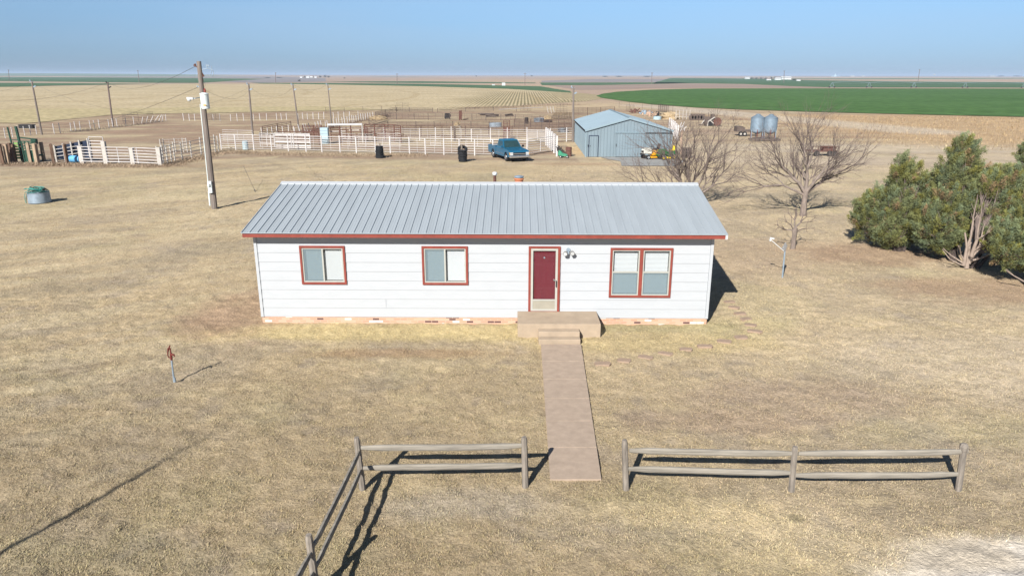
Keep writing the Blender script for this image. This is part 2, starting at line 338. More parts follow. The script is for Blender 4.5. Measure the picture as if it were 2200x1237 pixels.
# ---------------------------------------------------------------- grass tufts (real blades over the lawn)
HX0,HX1,HY0=-7.85,6.1,20.8
def blades(name,N,y0,y1,size,wid,hmul,seed,region=None,tint=1.0,label='',dens=None,vmax=1.28):
    r=np.random.default_rng(seed); Y=np.sqrt(r.uniform(y0*y0,y1*y1,N)); X=r.uniform(-.80,.80,N)*Y
    if dens is not None: # nearer ground gets more
        Y=y0+(y1-y0)*r.uniform(0,1,N)**dens; X=r.uniform(-.80,.80,N)*(Y+1)
    keep=fbm(X*3.5,Y*3.5,3,seed+3)+r.uniform(-.25,.25,N)>.42
    keep&=~((X>HX0-.05)&(X<HX1+.05)&(Y>HY0-.03)&(Y<28.2)); keep&=~((X>.72)&(X<2.0)&(Y>18.9)&(Y<20.9)); keep&=~((X>.1)&(X<2.68)&(Y>19.55)&(Y<20.9))
    px0=.80+.2*(19-Y)/7*0; keep&=~((X>PXL(Y)+.02+.24*fbm(X*0+3,Y*2.5,3,61))&(X<PXR(Y)-.02-.24*fbm(X*0+9,Y*2.5,3,62))&(Y>11.95)&(Y<19.2))
    gc=G(2215,1225); keep&=~(blob(X,Y,gc.x,gc.y,2.0,.8,.35,118,.35)>.35+r.uniform(0,.5,N))
    for q in ((.75,1.3,2.0,.55),):
        gd=G(520,670); keep&=~((blob(X,Y,gd.x,gd.y,1.5,2.6,.5,104,.5)>.5)&(r.uniform(0,1,N)<.6))
    for sx,sy in STONES: keep&=~((np.abs(X-sx)<.22)&(np.abs(Y-sy)<.15))
    if region is not None: keep&=region(X,Y)
    X=X[keep];Y=Y[keep];n=len(X)
    a=r.uniform(0,2*PI,n); L=size*r.uniform(.5,1.4,n); lean=r.uniform(.25,1.25,n); W=wid*r.uniform(.6,1.3,n)
    Z0=ground_h(X,Y)-.006; dx=np.cos(a);dy=np.sin(a)
    hx=L*np.sin(lean);hz=L*np.cos(lean)*hmul
    P0=np.stack((X-dy*W,Y+dx*W,Z0),-1);P1=np.stack((X+dy*W,Y-dx*W,Z0),-1)
    P3=np.stack((X+dx*hx*.55-dy*W*.8,Y+dy*hx*.55+dx*W*.8,Z0+hz*.75),-1);P2=np.stack((X+dx*hx*.55+dy*W*.8,Y+dy*hx*.55-dx*W*.8,Z0+hz*.75),-1)
    P4=np.stack((X+dx*hx*1.1,Y+dy*hx*1.1,Z0+hz*.9),-1)
    V=np.stack((P0,P1,P2,P3,P4,P4+np.array((0,0,.0005))),1).reshape(-1,3); b=np.arange(n)*6
    FI=np.concatenate((np.stack((b,b+1,b+2,b+3),-1),np.stack((b+3,b+2,b+4,b+5),-1)))
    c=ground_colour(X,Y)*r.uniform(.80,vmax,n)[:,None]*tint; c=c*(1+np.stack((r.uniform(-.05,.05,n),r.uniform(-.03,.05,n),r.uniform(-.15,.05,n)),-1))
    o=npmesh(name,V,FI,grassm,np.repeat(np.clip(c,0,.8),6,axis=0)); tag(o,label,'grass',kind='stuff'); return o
a0,a1=G(1162,740),G(1182,1032); b0,b1=G(1248,740),G(1292,1032)
def PXL(Y): return a0.x+(Y-a0.y)/(a1.y-a0.y)*(a1.x-a0.x)
def PXR(Y): return b0.x+(Y-b0.y)/(b1.y-b0.y)*(b1.x-b0.x)
stone_px=[(1295,781),(1341,774),(1387,767),(1430,759),(1474,750),(1515,743),(1556,733),(1592,724),(1622,711),(1613,698),(1602,685),(1590,673),(1577,660),(1567,648)]
STONES=[(G(*p).x,G(*p).y) for p in stone_px]
grassm=colmat('dry_grass_blades',.9)
blades('grass',760000,8.2,26,.045,.0045,.8,501,dens=1.3,tint=1.06,label='short dry buffalo grass matting the lawn round the house')
blades('grass',300000,24,62,.075,.010,.55,502,tint=1.03,region=lambda X,Y:(Y>25.5)&~((X>6)&(Y>66)),label='sparser dry grass on the open yard behind the house')
blades('tall_grass',110000,74,150,.30,.018,1.0,503,tint=1.0,vmax=1.15,region=lambda X,Y:(X>34)&((X-34)>(84-Y)*1.2)&(Y<140-(X-60)*.2)&(X<115),label='tall orange brown grass along the green field edge')
# ---------------------------------------------------------------- fields
def jag(pts,step,amp,seed):
    r=random.Random(seed); out=[]
    for a,b in zip(pts,pts[1:]+pts[:1]):
        n=max(1,int((b-a).length/step)); n=min(n,60)
        for k in range(n):
            p=a.lerp(b,k/n); out.append((p.x+r.uniform(-amp,amp),p.y+r.uniform(-amp,amp)))
    return out
def sheet(name,px,m,z,step=8,amp=.3,world=None):
    pts=world or [G(*p) for p in px]; pts=[Vector((p[0],p[1],0)) for p in pts]
    poly=jag(pts,step,amp,len(px or world)+int(z*1000)); me=MB(); me.add([(x,y,z) for x,y in poly],[tuple(range(len(poly)))])
    o=me.build(name,m,loc=(0,0,0)); tag(o,kind='structure')
    if o.data.polygons[0].normal.z<0: o.data.flip_normals()
    return o
def fieldmat(name,rgb,rgb2,scale,ring=None,period=1.0,dark=(.2,.15,.09),amt=.6,stretch=(1,1,1),fine=0):
    m=mat(name,rgb,rough=.95,var=.08,scale=scale,rgb2=rgb2,stretch=stretch,spec=.1,detail=6); n=m.node_tree.nodes; l=m.node_tree.links
    b=n['Principled BSDF']; src=b.inputs['Base Color'].links[0].from_socket; tc=n.new('ShaderNodeTexCoord')
    def math_(op,a,b=None,c=None):
        q=n.new('ShaderNodeMath'); q.operation=op
        for i_,v_ in enumerate((a,b,c)):
            if v_ is None: continue
            if isinstance(v_,(int,float)): q.inputs[i_].default_value=v_
            else: l.new(v_,q.inputs[i_])
        return q.outputs[0]
    if ring:
        ln=n.new('ShaderNodeVectorMath'); ln.operation='DISTANCE'; l.new(tc.outputs['Object'],ln.inputs[0]); ln.inputs[1].default_value=(ring[0],ring[1],0); D=ln.outputs['Value']
        sx=n.new('ShaderNodeSeparateXYZ'); l.new(tc.outputs['Object'],sx.inputs[0]); X,Y=sx.outputs[0],sx.outputs[1]
        nz=n.new('ShaderNodeTexNoise'); nz.inputs['Scale'].default_value=.03; l.new(tc.outputs['Object'],nz.inputs[0]); W=nz.outputs[0]
        straight=math_('MULTIPLY_ADD',Y,-.0157,X); sel=math_('LESS_THAN',X,15.5)
        ph=math_('ADD',math_('MULTIPLY',straight,sel),math_('MULTIPLY',D,math_('SUBTRACT',1.,sel)))
        rows=math_('LESS_THAN',math_('FRACT',math_('DIVIDE',ph,period)),.5)
        def rng_(v,lo,hi,w_): 
            m1=n.new('ShaderNodeMapRange'); m1.inputs[1].default_value=lo-w_; m1.inputs[2].default_value=lo+w_; l.new(v,m1.inputs[0])
            m2=n.new('ShaderNodeMapRange'); m2.inputs[1].default_value=hi-w_; m2.inputs[2].default_value=hi+w_; m2.inputs[3].default_value=1; m2.inputs[4].default_value=0; l.new(v,m2.inputs[0])
            return math_('MULTIPLY',m1.outputs[0],m2.outputs[0])
        Xs=math_('MULTIPLY_ADD',W,14.,X)
        msk=math_('MULTIPLY_ADD',math_('MULTIPLY',rng_(Xs,-6.,60.,5.),rng_(Y,175.,330.,20.)),.8,.15)
        f1=math_('MULTIPLY',rows,math_('MULTIPLY',msk,amt))
        # wheel tracks of the sprinkler: broad circles
        tr=math_('LESS_THAN',math_('FRACT',math_('DIVIDE',math_('MULTIPLY_ADD',W,9.,D),43.)),.06); f2=math_('MULTIPLY',tr,.32)
        for f_,dk in ((f1,dark),(f2,(.30,.22,.11))):
            mx=n.new('ShaderNodeMixRGB'); mx.inputs[2].default_value=(*dk,1); l.new(f_,mx.inputs[0]); l.new(src,mx.inputs[1]); src=mx.outputs[0]
    if fine:
        nz=n.new('ShaderNodeTexNoise'); nz.inputs['Scale'].default_value=fine; nz.inputs['Detail'].default_value=3; l.new(tc.outputs['Object'],nz.inputs[0])
        mr=n.new('ShaderNodeMapRange'); mr.inputs[1].default_value=.35; mr.inputs[2].default_value=.65; mr.inputs[3].default_value=.72; mr.inputs[4].default_value=1.2; l.new(nz.outputs[0],mr.inputs[0])
        sv=n.new('ShaderNodeVectorMath'); sv.operation='SCALE'; l.new(src,sv.inputs[0]); l.new(mr.outputs[0],sv.inputs['Scale']); src=sv.outputs[0]
    l.new(src,b.inputs['Base Color']); return m
M['stubble']=fieldmat('stubble',(.42,.335,.20),(.51,.42,.275),.05,ring=(-375,240),period=.98,dark=(.15,.13,.06),amt=.85,fine=.9)
M['stubble_weedy']=fieldmat('stubble_weedy',(.36,.305,.165),(.47,.385,.23),.35,fine=.9,stretch=(.5,1,1))
M['wheat']=fieldmat('wheat',(.055,.122,.026),(.08,.152,.045),.06,fine=.35,stretch=(.35,1,1))
M['wheat_far']=fieldmat('wheat_far',(.06,.115,.05),(.08,.14,.065),.01,stretch=(.4,1,1))
M['bare_far']=fieldmat('bare_far',(.26,.195,.16),(.31,.235,.19),.01,stretch=(.3,1,1))
M['tan_far']=fieldmat('tan_far',(.36,.28,.205),(.41,.325,.23),.01,stretch=(.3,1,1))
M['grey_far']=fieldmat('grey_far',(.22,.20,.20),(.26,.235,.225),.01,stretch=(.3,1,1))
sheet('stubble_field',[(-60,262),(0,263),(60,266),(250,247),(480,243),(700,238),(860,236),(960,237),(1000,233),(1100,229),(1180,222),(1260,218),(1296,212),(1292,206),(1275,203),(1225,198),(1100,189),(900,183),(700,180.5),(430,180.5),(340,182),(120,186),(0,187.5),(-300,189),(-600,200),(-500,255)],'stubble',.05,15,.5)
sheet('stubble_field',[(-60,262),(60,266),(250,247),(480,243),(700,238),(840,236),(700,229),(480,231),(300,233),(60,235),(-120,240)],'stubble_weedy',.07,4,1.5)
sheet('wheat_field',[(1279,207),(1290,210.5),(1312,214),(1340,218),(1400,225),(1500,232),(1600,236.5),(1800,242.5),(2000,247.5),(2200,252),(2500,257),(2900,240),(2700,192),(2200,191),(1700,190.5),(1500,191),(1400,193.5),(1330,197.5),(1295,202)],'wheat',.10,6,.35)
sheet('wheat_field',[(1440,168),(1600,169),(1750,173),(1950,175.5),(2200,177),(2600,178),(2600,190),(2200,189),(1790,188.2),(1700,185.5),(1600,181),(1500,179.6),(1400,180)],'wheat_far',.06,60,1)
sheet('bare_field',[(1180,184),(1280,184),(1400,181.5),(1500,180.5),(1600,182),(1700,186),(1790,189),(1500,189.3),(1400,190),(1300,193.5),(1240,194)],'bare_far',.055,20,1)
sheet('wheat_field',[(1160,178),(1445,177.5),(1490,179.2),(1400,181),(1280,183.5),(1165,183.5)],'wheat_far',.06,20,1)
sheet('wheat_field',[(540,178.6),(700,179),(900,180.8),(1000,182.5),(1160,186),(1225,196.5),(1228,200),(1090,191.5),(900,185.8),(700,182),(560,180.2)],'wheat_far',.08,12,.5)
sheet('wheat_field',[(700,175.8),(900,175),(1150,178),(1150,179.5),(900,179),(800,178)],'wheat_far',.06,40,1)
sheet('wheat_field',[(-300,190),(0,187.5),(120,184.5),(330,181),(160,179.5),(0,178.6),(-300,178)],'wheat_far',.09,20,1)
sheet('tan_field',[(-300,178),(0,178.4),(160,179.3),(340,181),(430,180.4),(350,179),(0,175),(-300,174)],'tan_far',.055,20,1)
sheet('wheat_field',[(-300,174),(0,174.7),(350,178.6),(430,178.6),(570,170),(420,168),(150,166.4),(-300,165)],'wheat_far',.07,30,1)
sheet('bare_field',[(130,165.7),(430,167.6),(570,169.6),(480,176.5),(560,178.4),(700,175.8),(700,168),(560,164.6),(300,163.2)],'grey_far',.05,60,2)
sheet('wheat_field',[(775,164.2),(950,165.8),(830,165.4)],'wheat_far',.06,60,2)
sheet('bare_field',[(1165,174),(1280,170),(1440,170.5),(1460,177),(1165,177.5)],'grey_far',.05,60,2)
sheet('tan_field',[(1600,166.5),(2200,166),(2600,166),(2600,171),(2200,171),(1900,173),(1750,171.5)],'tan_far',.055,60,3)
sheet('wheat_field',[(1650,169.4),(2200,168.2),(2250,169.2),(1900,170.8),(1700,170.6)],'wheat_far',.065,60,3)
sheet('shed_apron',[(1290,338.5),(1318,338.4),(1452,338.6),(1470,347),(1452,357.5),(1400,357),(1338,357),(1330,347)],'apron_concrete',.03,1.5,.12)
# concrete path with joints
m_=MB(); ysplit=[1032,963,906,858,816,778,741]
for k in range(6):
    l0,l1=G(1162+(1182-1162)*((ysplit[k]-740)/292),ysplit[k]),G(1162+20*((ysplit[k+1]-740)/292),ysplit[k+1])
    r0,r1=G(1248+44*((ysplit[k]-740)/292),ysplit[k]),G(1248+44*((ysplit[k+1]-740)/292),ysplit[k+1]); e=.008
    vs=[(l0.x,l0.y+e,.03),(r0.x,r0.y+e,.035),(r1.x,r1.y-e,.03),(l1.x,l1.y-e,.03)]; m_.add(vs+[(a,b,-.1) for a,b,c in vs],[(0,1,2,3),(0,4,5,1),(1,5,6,2),(2,6,7,3),(3,7,4,0)])
tag(m_.build('path','concrete',loc=(0,0,0)),kind='structure')
# stepping stones
first=None; ordn=['first','second','third','fourth','fifth','sixth','seventh','eighth','ninth','tenth','eleventh','twelfth']
for k,(x,y) in enumerate(STONES):
    if first is None:
        b=MB(Matrix.Translation((x,y,0))); b.prism([(-.21,-.11),(.16,-.13),(.22,-.02),(.2,.12),(-.12,.13),(-.23,.05)],'z',-.04,.02); o=first=b.build('stepping_stone','sandstone',bevel=.01,loc=(x,y,0))
    else: o=first.copy(); C.objects.link(o); o.location=(x,y,0); o.rotation_euler=(0,0,random.uniform(-.5,.5)); o.scale=(random.uniform(.8,1.05),random.uniform(.85,1.15),1)
    lab='flat red sandstone stepping stone nearest the concrete path' if k==0 else ('farthest red stepping stone, by the house shadow' if k==len(STONES)-1 else 'second last red stepping stone, beside the house shadow' if k==len(STONES)-2 else f'{ordn[k]} red stepping stone in the curve counted from the path')
    tag(o,lab,'stepping stone','stepping stones curving round the house corner')
exec_parts=[]
# ================================================================ HOUSE
HM=Matrix.Translation((-.87,20.86,0))@Matrix.Rotation(R(-.5),4,'Z')
house=thing('house',(-.87,20.86,0),'low white sided house with grey metal roof and red brown trim','house')
LX0,LX1,DEP=-6.93,6.93,7.3; WZ0,WZ1=.19,2.84; EX=.292
OPEN=[(-5.50,-4.25,1.31,2.39),(-1.80,-.53,1.31,2.39),(3.90,5.66,.93,2.36),(1.44,2.26,.42,2.40)]
def cells(x0,x1,openings,f):
    zs=[WZ0]; k=1
    while WZ0+k*EX<WZ1-.01: zs.append(WZ0+k*EX); k+=1
    zs.append(WZ1)
    for a,b in zip(zs,zs[1:]):
        cz=sorted({a,b}|{z for o in openings for z in o[2:] if a<z<b})
        for p,q in zip(cz,cz[1:]):
            cx=sorted({x0,x1}|{x for o in openings for x in o[:2]})
            for u,v in zip(cx,cx[1:]):
                if any(o[0]<=u and v<=o[1] and o[2]<=p and q<=o[3] for o in openings): continue
                f(u,v,p,q,-.015*(1-(p-a)/(b-a)*.95),-.015*(1-(q-a)/(b-a)*.95))
b=MB(HM)
def fr(u,v,p,q,yp,yq): b.add([(u,yp,p),(v,yp,p),(v,yq,q),(u,yq,q),(u,.06,p),(v,.06,p),(v,.06,q),(u,.06,q)],[(0,1,2,3),(5,4,7,6),(0,4,5,1),(3,2,6,7),(0,3,7,4),(1,5,6,2)])
cells(LX0+.09,LX1-.09,OPEN,fr)
b.box(-3.03,-3.022,-.0215,-.015,.485,.77)
wall=b.build('wall','siding_paint',house)
b=MB(HM)
for sx in (-1,1):
    X0=LX0 if sx<0 else LX1-.06
    b.box(X0,X0+.06,.02,DEP,WZ0,WZ1); b.prism([(0,WZ1),(DEP,WZ1),(DEP/2,WZ1+.78)],'x',X0,X0+.06)
    for k in range(9): zz=WZ0+k*EX; xo=LX0 if sx<0 else LX1; b.prism([(xo,zz),(xo+sx*.026,zz),(xo+sx*.002,min(zz+EX,WZ1))],'y',.02,DEP-.02)
b.box(LX0+.06,LX1-.06,DEP-.06,DEP-.002,WZ0,WZ1)
b.build('wall','siding_paint',house)
b=MB(HM); b.box(LX0+.02,LX1-.02,.004,DEP-.03,-.15,WZ0-.002); b.build('foundation','brick',house)
for x in (LX0,LX1-.085):
    b=MB(HM); b.box(x,x+.085,-.034,.018,WZ0-.005,WZ1); b.build('corner_board','siding_paint',house)
# roof
EY,EZ,RY,RZ=-.42,2.93,DEP/2,3.82; RX0,RX1=-7.13,7.21; sl=(RZ-EZ)/(RY-EY)
b=MB(HM)
for s in (0,1):
    def yy(y): return y if s==0 else DEP-y
    t=.02; poly=[(yy(EY),EZ-t),(yy(EY),EZ),(yy(RY),RZ),(yy(RY),RZ-t)]
    b.prism(poly,'x',RX0,RX1)
    x=RX0+.02; nrib=0
    while x<RX1-.02:
        p0=(x,yy(EY-.004),EZ); p1=(x,yy(RY-.03),RZ-.007); hw=.020; tw=.010; hh=.026
        vs=[]
        for (px_,py_,pz_) in (p0,p1):
            vs+=[(px_-hw,py_,pz_-.002),(px_-tw,py_,pz_+hh),(px_+tw,py_,pz_+hh),(px_+hw,py_,pz_-.002)]
        b.add(vs,[(0,1,2,3),(7,6,5,4),(0,4,5,1),(1,5,6,2),(2,6,7,3)])
        # two low stiffening beads between main ribs
        for dx in (.08,.157):
            if x+dx<RX1-.02: b.add([(x+dx-.006,yy(EY),EZ+.0005),(x+dx,yy(EY),EZ+.004),(x+dx+.006,yy(EY),EZ+.0005),(x+dx-.006,yy(RY-.03),RZ-.006),(x+dx,yy(RY-.03),RZ-.0025),(x+dx+.006,yy(RY-.03),RZ-.006)],[(0,3,4,1),(1,4,5,2)])
        x+=.2365; nrib+=1
roof=b.build('roof','roof_metal',house)
b=MB(HM); b.add([(RX0-.01,RY-.17,RZ+.028-.17*sl),(RX1+.01,RY-.17,RZ+.028-.17*sl),(RX1+.01,RY,RZ+.045),(RX0-.01,RY,RZ+.045),(RX1+.01,RY+.17,RZ+.028-.17*sl),(RX0-.01,RY+.17,RZ+.028-.17*sl),(RX0-.01,RY-.17,RZ-.17*sl),(RX1+.01,RY-.17,RZ-.17*sl)],[(0,1,2,3),(3,2,4,5),(6,7,1,0)])
b.build('ridge_cap','ridge_metal',roof)
b=MB(HM); b.box(RX0+.03,RX1-.03,EY+.035,EY+.075,EZ-.145,EZ-.026); b.box(RX0+.03,RX1-.03,DEP-EY-.075,DEP-EY-.035,EZ-.165,EZ-.026)
for x in (RX0+.03,RX1-.07):
    for s in (0,1):
        def yy(y): return y if s==0 else DEP-y
        b.prism([(yy(EY+.076),EZ-.165+.02),(yy(EY+.076),EZ-.02),(yy(RY),RZ-.03),(yy(RY),RZ-.17)],'x',x,x+.04)
b.build('fascia','trim_red',house)
b=MB(HM); b.box(RX0+.07,RX1-.07,EY+.076,-.024,EZ-.12,EZ-.105); b.build('soffit','white_paint',house); b=MB(HM); b.box(RX0+.07,RX1-.07,DEP+.001,DEP-EY-.076,EZ-.12,EZ-.105); b.build('soffit','white_paint',house)
b=MB(HM); b.box(RX1-.068,RX1-.005,EY+.0,EY+.034,EZ-.15,EZ-.03); b.box(LX0,LX1,-.02,.0,WZ1+.001,WZ1+.02); b.build('eave_cap','white_paint',house)
# windows
def win(ox,xa,xb,za,zb,kind):
    t=.062; b=MB(HM)
    b.box(xa-t,xb+t,-.052,-.006,zb,zb+t); b.box(xa-t,xb+t,-.052,-.006,za-t,za); b.box(xa-t,xa,-.052,-.006,za,zb); b.box(xb,xb+t,-.052,-.006,za,zb)
    xm=(xa+xb)/2
    if kind=='double': b.box(xm-.05,xm+.05,-.05,.07,za+.001,zb-.001)
    wn=b.build('window','trim_red',house)
    wn['label']={'plain':'sliding window with plain white blinds, nearest the left corner','slats':'sliding window with slatted blinds, midway along the front','double':'pair of sash windows with blinds right of the door'}[kind]
    def frame(x0,x1,z0,z1,w=.035,mid=None,horiz=None):
        b=MB(HM); b.box(x0,x1,-.03,.07,z1-w,z1); b.box(x0,x1,-.03,.07,z0,z0+w); b.box(x0,x0+w,-.03,.07,z0+w,z1-w); b.box(x1-w,x1,-.03,.07,z0+w,z1-w)
        if mid: b.box(mid-.022,mid+.022,-.026,.03,z0+w,z1-w)
        if horiz: b.box(x0+w,x1-w,-.026,.03,horiz-.02,horiz+.02)
        b.build('frame','frame_beige',wn)
    def pane(x0,x1,z0,z1,y,m='glass',n='pane'): b=MB(HM); b.box(x0,x1,y,y+.004,z0,z1); b.build(n,m,wn)
    def blinds(x0,x1,z0,z1,slat,y=.085,dz=.064):
        b=MB(HM)
        if slat:
            z=z0
            while z<z1-.01: b.add([(x0,y,z),(x1,y,z),(x1,y+.022,z+dz*.88),(x0,y+.022,z+dz*.88)],[(0,1,2,3)]); z+=dz
            b.box(x0,x1,y+.03,y+.034,z0,z1)
        else:
            n=int((x1-x0)/.085)
            for k in range(n): u=x0+(x1-x0)*k/n; v=x0+(x1-x0)*(k+1)/n; b.add([(u,y,z0),(v,y+.012,z0),(v,y+.012,z1),(u,y,z1)],[(0,1,2,3)])
        b.build('blind','blind',wn)
    b=MB(HM); b.box(xa-.03,xb+.03,.16,.165,za-.03,zb+.03)
    for q in ((xa-.03,xa-.001),(xb+.001,xb+.03)): b.box(q[0],q[1],.061,.16,za-.03,zb+.03)
    b.box(xa,xb,.071,.16,za-.03,za-.001); b.box(xa,xb,.071,.16,zb+.001,zb+.03); b.build('reveal','screen_grey',wn)
    if kind=='double':
        for x0,x1 in ((xa+.002,xm-.052),(xm+.052,xb-.002)):
            zm=(za+zb)/2+.02; frame(x0,x1,za+.002,zb-.002,horiz=zm)
            pane(x0+.036,x1-.036,zm+.02,zb-.038,.01); pane(x0+.036,x1-.036,za+.038,zm-.02,.0)
            pane(x0+.036,x1-.036,za+.038,zm-.02,-.018,'insect_screen','insect_screen')
            blinds(x0+.045,x1-.045,za+.05,zb-.06,True,dz=.04)
    else:
        frame(xa+.002,xb-.002,za+.002,zb-.002,mid=xm)
        pane(xa+.038,xm-.022,za+.038,zb-.038,-.002); pane(xm+.022,xb-.038,za+.038,zb-.038,.012)
        pane(xa+.038,xm-.022,za+.038,zb-.038,-.018,'insect_screen','insect_screen')
        blinds(xa+.10,xm-.03,za+.05,zb-.06,kind=='slats'); blinds(xm+.06,xb-.045,za+.05,zb-.05,kind=='slats',.075)
win(0,*OPEN[0],'plain'); win(0,*OPEN[1],'slats'); win(0,*OPEN[2],'double')
# door
xa,xb,za,zb=OPEN[3]; t=.07
b=MB(HM); b.box(xa-t,xb+t,-.055,-.006,zb,zb+t-.01); b.box(xa-t,xa,-.055,-.006,za-.05,zb); b.box(xb,xb+t,-.055,-.006,za-.05,zb); b.box(xa,xb,-.055,.06,za-.05,za-.002)
door=b.build('door_trim','trim_red',house)
b=MB(HM); w_=.07; b.box(xa+.002,xb-.002,-.045,-.01,zb-w_,zb-.002); b.box(xa+.002,xa+w_,-.045,-.01,za,zb-w_); b.box(xb-w_,xb-.002,-.045,-.01,za,zb-w_); b.box(xa+w_,xb-w_,-.045,-.01,za,za+.06); b.box(xa+w_,xb-w_,-.045,-.01,za+.33,za+.375)
b.box(xa-.0,xa+.03,-.01,.06,za,zb); b.box(xb-.03,xb,-.01,.06,za,zb); b.box(xa+.03,xb-.03,-.01,.06,zb-.03,zb)
st=b.build('storm_door','frame_beige',house)
b=MB(HM); b.box(xa+w_,xb-w_,-.035,-.02,za+.06,za+.33); b.build('kick_panel','panel_beige',st)
b=MB(HM); b.box(xa+w_,xb-w_,-.03,-.026,za+.375,zb-w_); b.build('pane','glass',st)
b=MB(HM); b.box(xb-.055,xb-.03,-.085,-.045,za+.78,za+.98); b.build('handle','dark',st)
b=MB(HM); b.box(xa+.031,xb-.031,.03,.065,za,zb-.031)
dx0,dx1=xa+.06,xb-.06; dm=(dx0+dx1)/2
for (u,v) in ((dx0+.04,dm-.045),(dm+.045,dx1-.04)):
    for (p,q) in ((za+.2,za+.72),(za+.86,za+1.48),(za+1.56,za+1.76)):
        b.prism([(u,p),(v,p),(v,q),(u,q)],'y',.026,.0302)
        for bx in ((u+.03,v-.03,p+.03,q-.03),): b.box(bx[0],bx[1],.018,.0262,bx[2],bx[3])
rd=b.build('door','door_red',house,bevel=.003)
b=MB(HM); b.tube([(xb-.10,.03,za+.98),(xb-.10,-.005,za+.98)],[.022,.03],10); b.build('handle','chrome',rd)
b=MB(HM); b.tube([(dm,.02,zb-.30),(dm,.008,zb-.30)],[.028,.028],10); b.build('knocker','steel_galv',rd)
# flood light
c0=Z(1221,537,20.8); lx=c0.x+.87
b=MB(HM); b.tube([(lx,-.016,c0.z),(lx,-.05,c0.z)],[.06,.06],14); b.tube([(lx-.02,-.04,c0.z-.03),(lx-.06,-.10,c0.z-.05)],.018,8); b.tube([(lx+.02,-.04,c0.z-.03),(lx+.08,-.10,c0.z-.04)],.018,8); b.tube([(lx,-.05,c0.z-.04),(lx,-.09,c0.z-.13)],[.02,.03],8)
fl=b.build('flood_light','steel_galv',house)
for dx,dz in ((-.085,-.07),(.105,-.06)):
    b=MB(HM); b.tube([(lx+dx*.7,-.08,c0.z+dz*.7),(lx+dx,-.13,c0.z+dz),(lx+dx*1.15,-.20,c0.z+dz*1.3)],[.03,.062,.07],14,caps=True); q=b.build('lamp_head','screen_grey',fl)
    b=MB(HM); b.tube([(lx+dx*1.15,-.20,c0.z+dz*1.3),(lx+dx*1.18,-.212,c0.z+dz*1.34)],[.055,.05],14); b.build('lens','farm_white',fl)
# roof vents (stand on the back slope)
v1=Z(1063,371,26.2); b=MB(); b.tube([(v1.x,26.2,3.3),(v1.x,26.2,v1.z-.05)],.055,10); vp=b.build('vent_pipe','rust',house); b=MB(); b.lathe(v1.x,26.2,[(.075,v1.z-.09),(.095,v1.z-.03),(.07,v1.z+.02),(.02,v1.z+.03)],14); b.build('vent_cap','farm_white',vp)
v2=Z(1115,378,26.0); b=MB(); b.lathe(v2.x,26.0,[(.16,3.3),(.15,v2.z-.16),(.19,v2.z-.12),(.17,v2.z-.09),(.12,v2.z-.07)],18); vp=b.build('vent_pipe','rust',house); vp.data.materials[0]=mat('vent_orange',(.42,.16,.08),var=.15); b=MB(); b.lathe(v2.x,26.0,[(.10,v2.z-.07),(.17,v2.z-.05),(.17,v2.z-.01),(.05,v2.z+.02)],18); b.build('vent_cap','steel_galv',vp)
# ================================================================ porch steps
st=thing('porch_steps',(1.4,20,0),'tan concrete porch landing with two steps before the red door','steps')
b=MB(); b.box(.17,2.61,19.64,20.835,-.15,.405); b.build('landing','concrete_pale',st,bevel=.012)
b=MB(); b.box(.77,1.97,19.35,19.637,-.15,.27); b.box(.77,1.97,19.08,19.348,-.15,.135); b.build('step','concrete_pale',st,bevel=.012)
# ================================================================ split rail fences (foreground)
def rail(b,p0,p1,w=.128,n=9,seed=0,ends=.6):
    r=random.Random(seed); p0,p1=Vector(p0),Vector(p1); d=(p1-p0); u=Vector((0,0,1)); sd=d.cross(u).normalized(); vs=[];fs=[]; N=8
    bow=[r.uniform(-.018,.018) for _ in range(3)]
    for i in range(n):
        t=i/(n-1); c=p0+d*t+u*(math.sin(t*PI)*bow[0]+math.sin(2*t*PI)*bow[1]*.6)+sd*math.sin(t*PI)*bow[2]
        k=1-(1-ends)*(max(0,abs(t-.5)*2-.86)/.14)
        for j in range(N):
            a=2*PI*(j+.5)/N; ca,sa=math.cos(a),math.sin(a); q=.5*w*k*(1+r.uniform(-.05,.05))
            vs.append(c+sd*max(-.8,min(.8,ca*1.1))*q*.62+u*max(-.92,min(.92,sa*1.15))*q)
    for i in range(n-1):
        for j in range(N): fs.append((i*N+j,(i+1)*N+j,(i+1)*N+(j+1)%N,i*N+(j+1)%N))
    fs.append(tuple(range(N))); fs.append(tuple((n-1)*N+j for j in reversed(range(N)))); b.add(vs,fs)
def rpost(b,p,top,r0=.058,knob=False,seed=0):
    r=random.Random(seed); p,top=Vector(p),Vector(top); pts=[p+(top-p)*t for t in (-.1,0,.3,.6,.93,1.0)]; rs=[r0*k for k in (1.05,1.03,1,.97,.93,.72)]
    if knob: pts=[p+(top-p)*t for t in (-.1,0,.5,.84,.88,.95,1.0,1.02)]; rs=[r0*k for k in (1,1,.98,.95,1.15,1.25,1.0,.4)]
    b.tube(pts,rs,8)
f1=thing('split_rail_fence',G(781,1054),'weathered split rail fence cornering left of the concrete path','fence')
c0=G(779,1050); e0=G(1129,1043); q0=G(663,1148,1.04); dn=(Vector((q0.x,q0.y,0))-Vector((c0.x,c0.y,0))); q1=c0+dn*2.05
posts=[(c0,Z(766,939,c0.y)),(e0,Z(1126,938,e0.y)),(Vector((q0.x+.02,q0.y+.05,0)),q0),(q1,q1+Vector((-.02,0,1.02)))]
for k,(a,t_) in enumerate(posts):
    t_=Vector((t_.x,a.y if k<2 else t_.y,t_.z)); b=MB(); rpost(b,a,t_,.062,seed=k); b.build('post','post_wood',f1)
zt,zb_=.86,.46
def rr(f,a,c,za_,zc_,seed):
    b=MB(); d=(c-a).normalized(); rail(b,a+d*.02+Vector((0,0,za_)),c-d*.02+Vector((0,0,zc_)),seed=seed); b.build('rail','rail_wood',f)
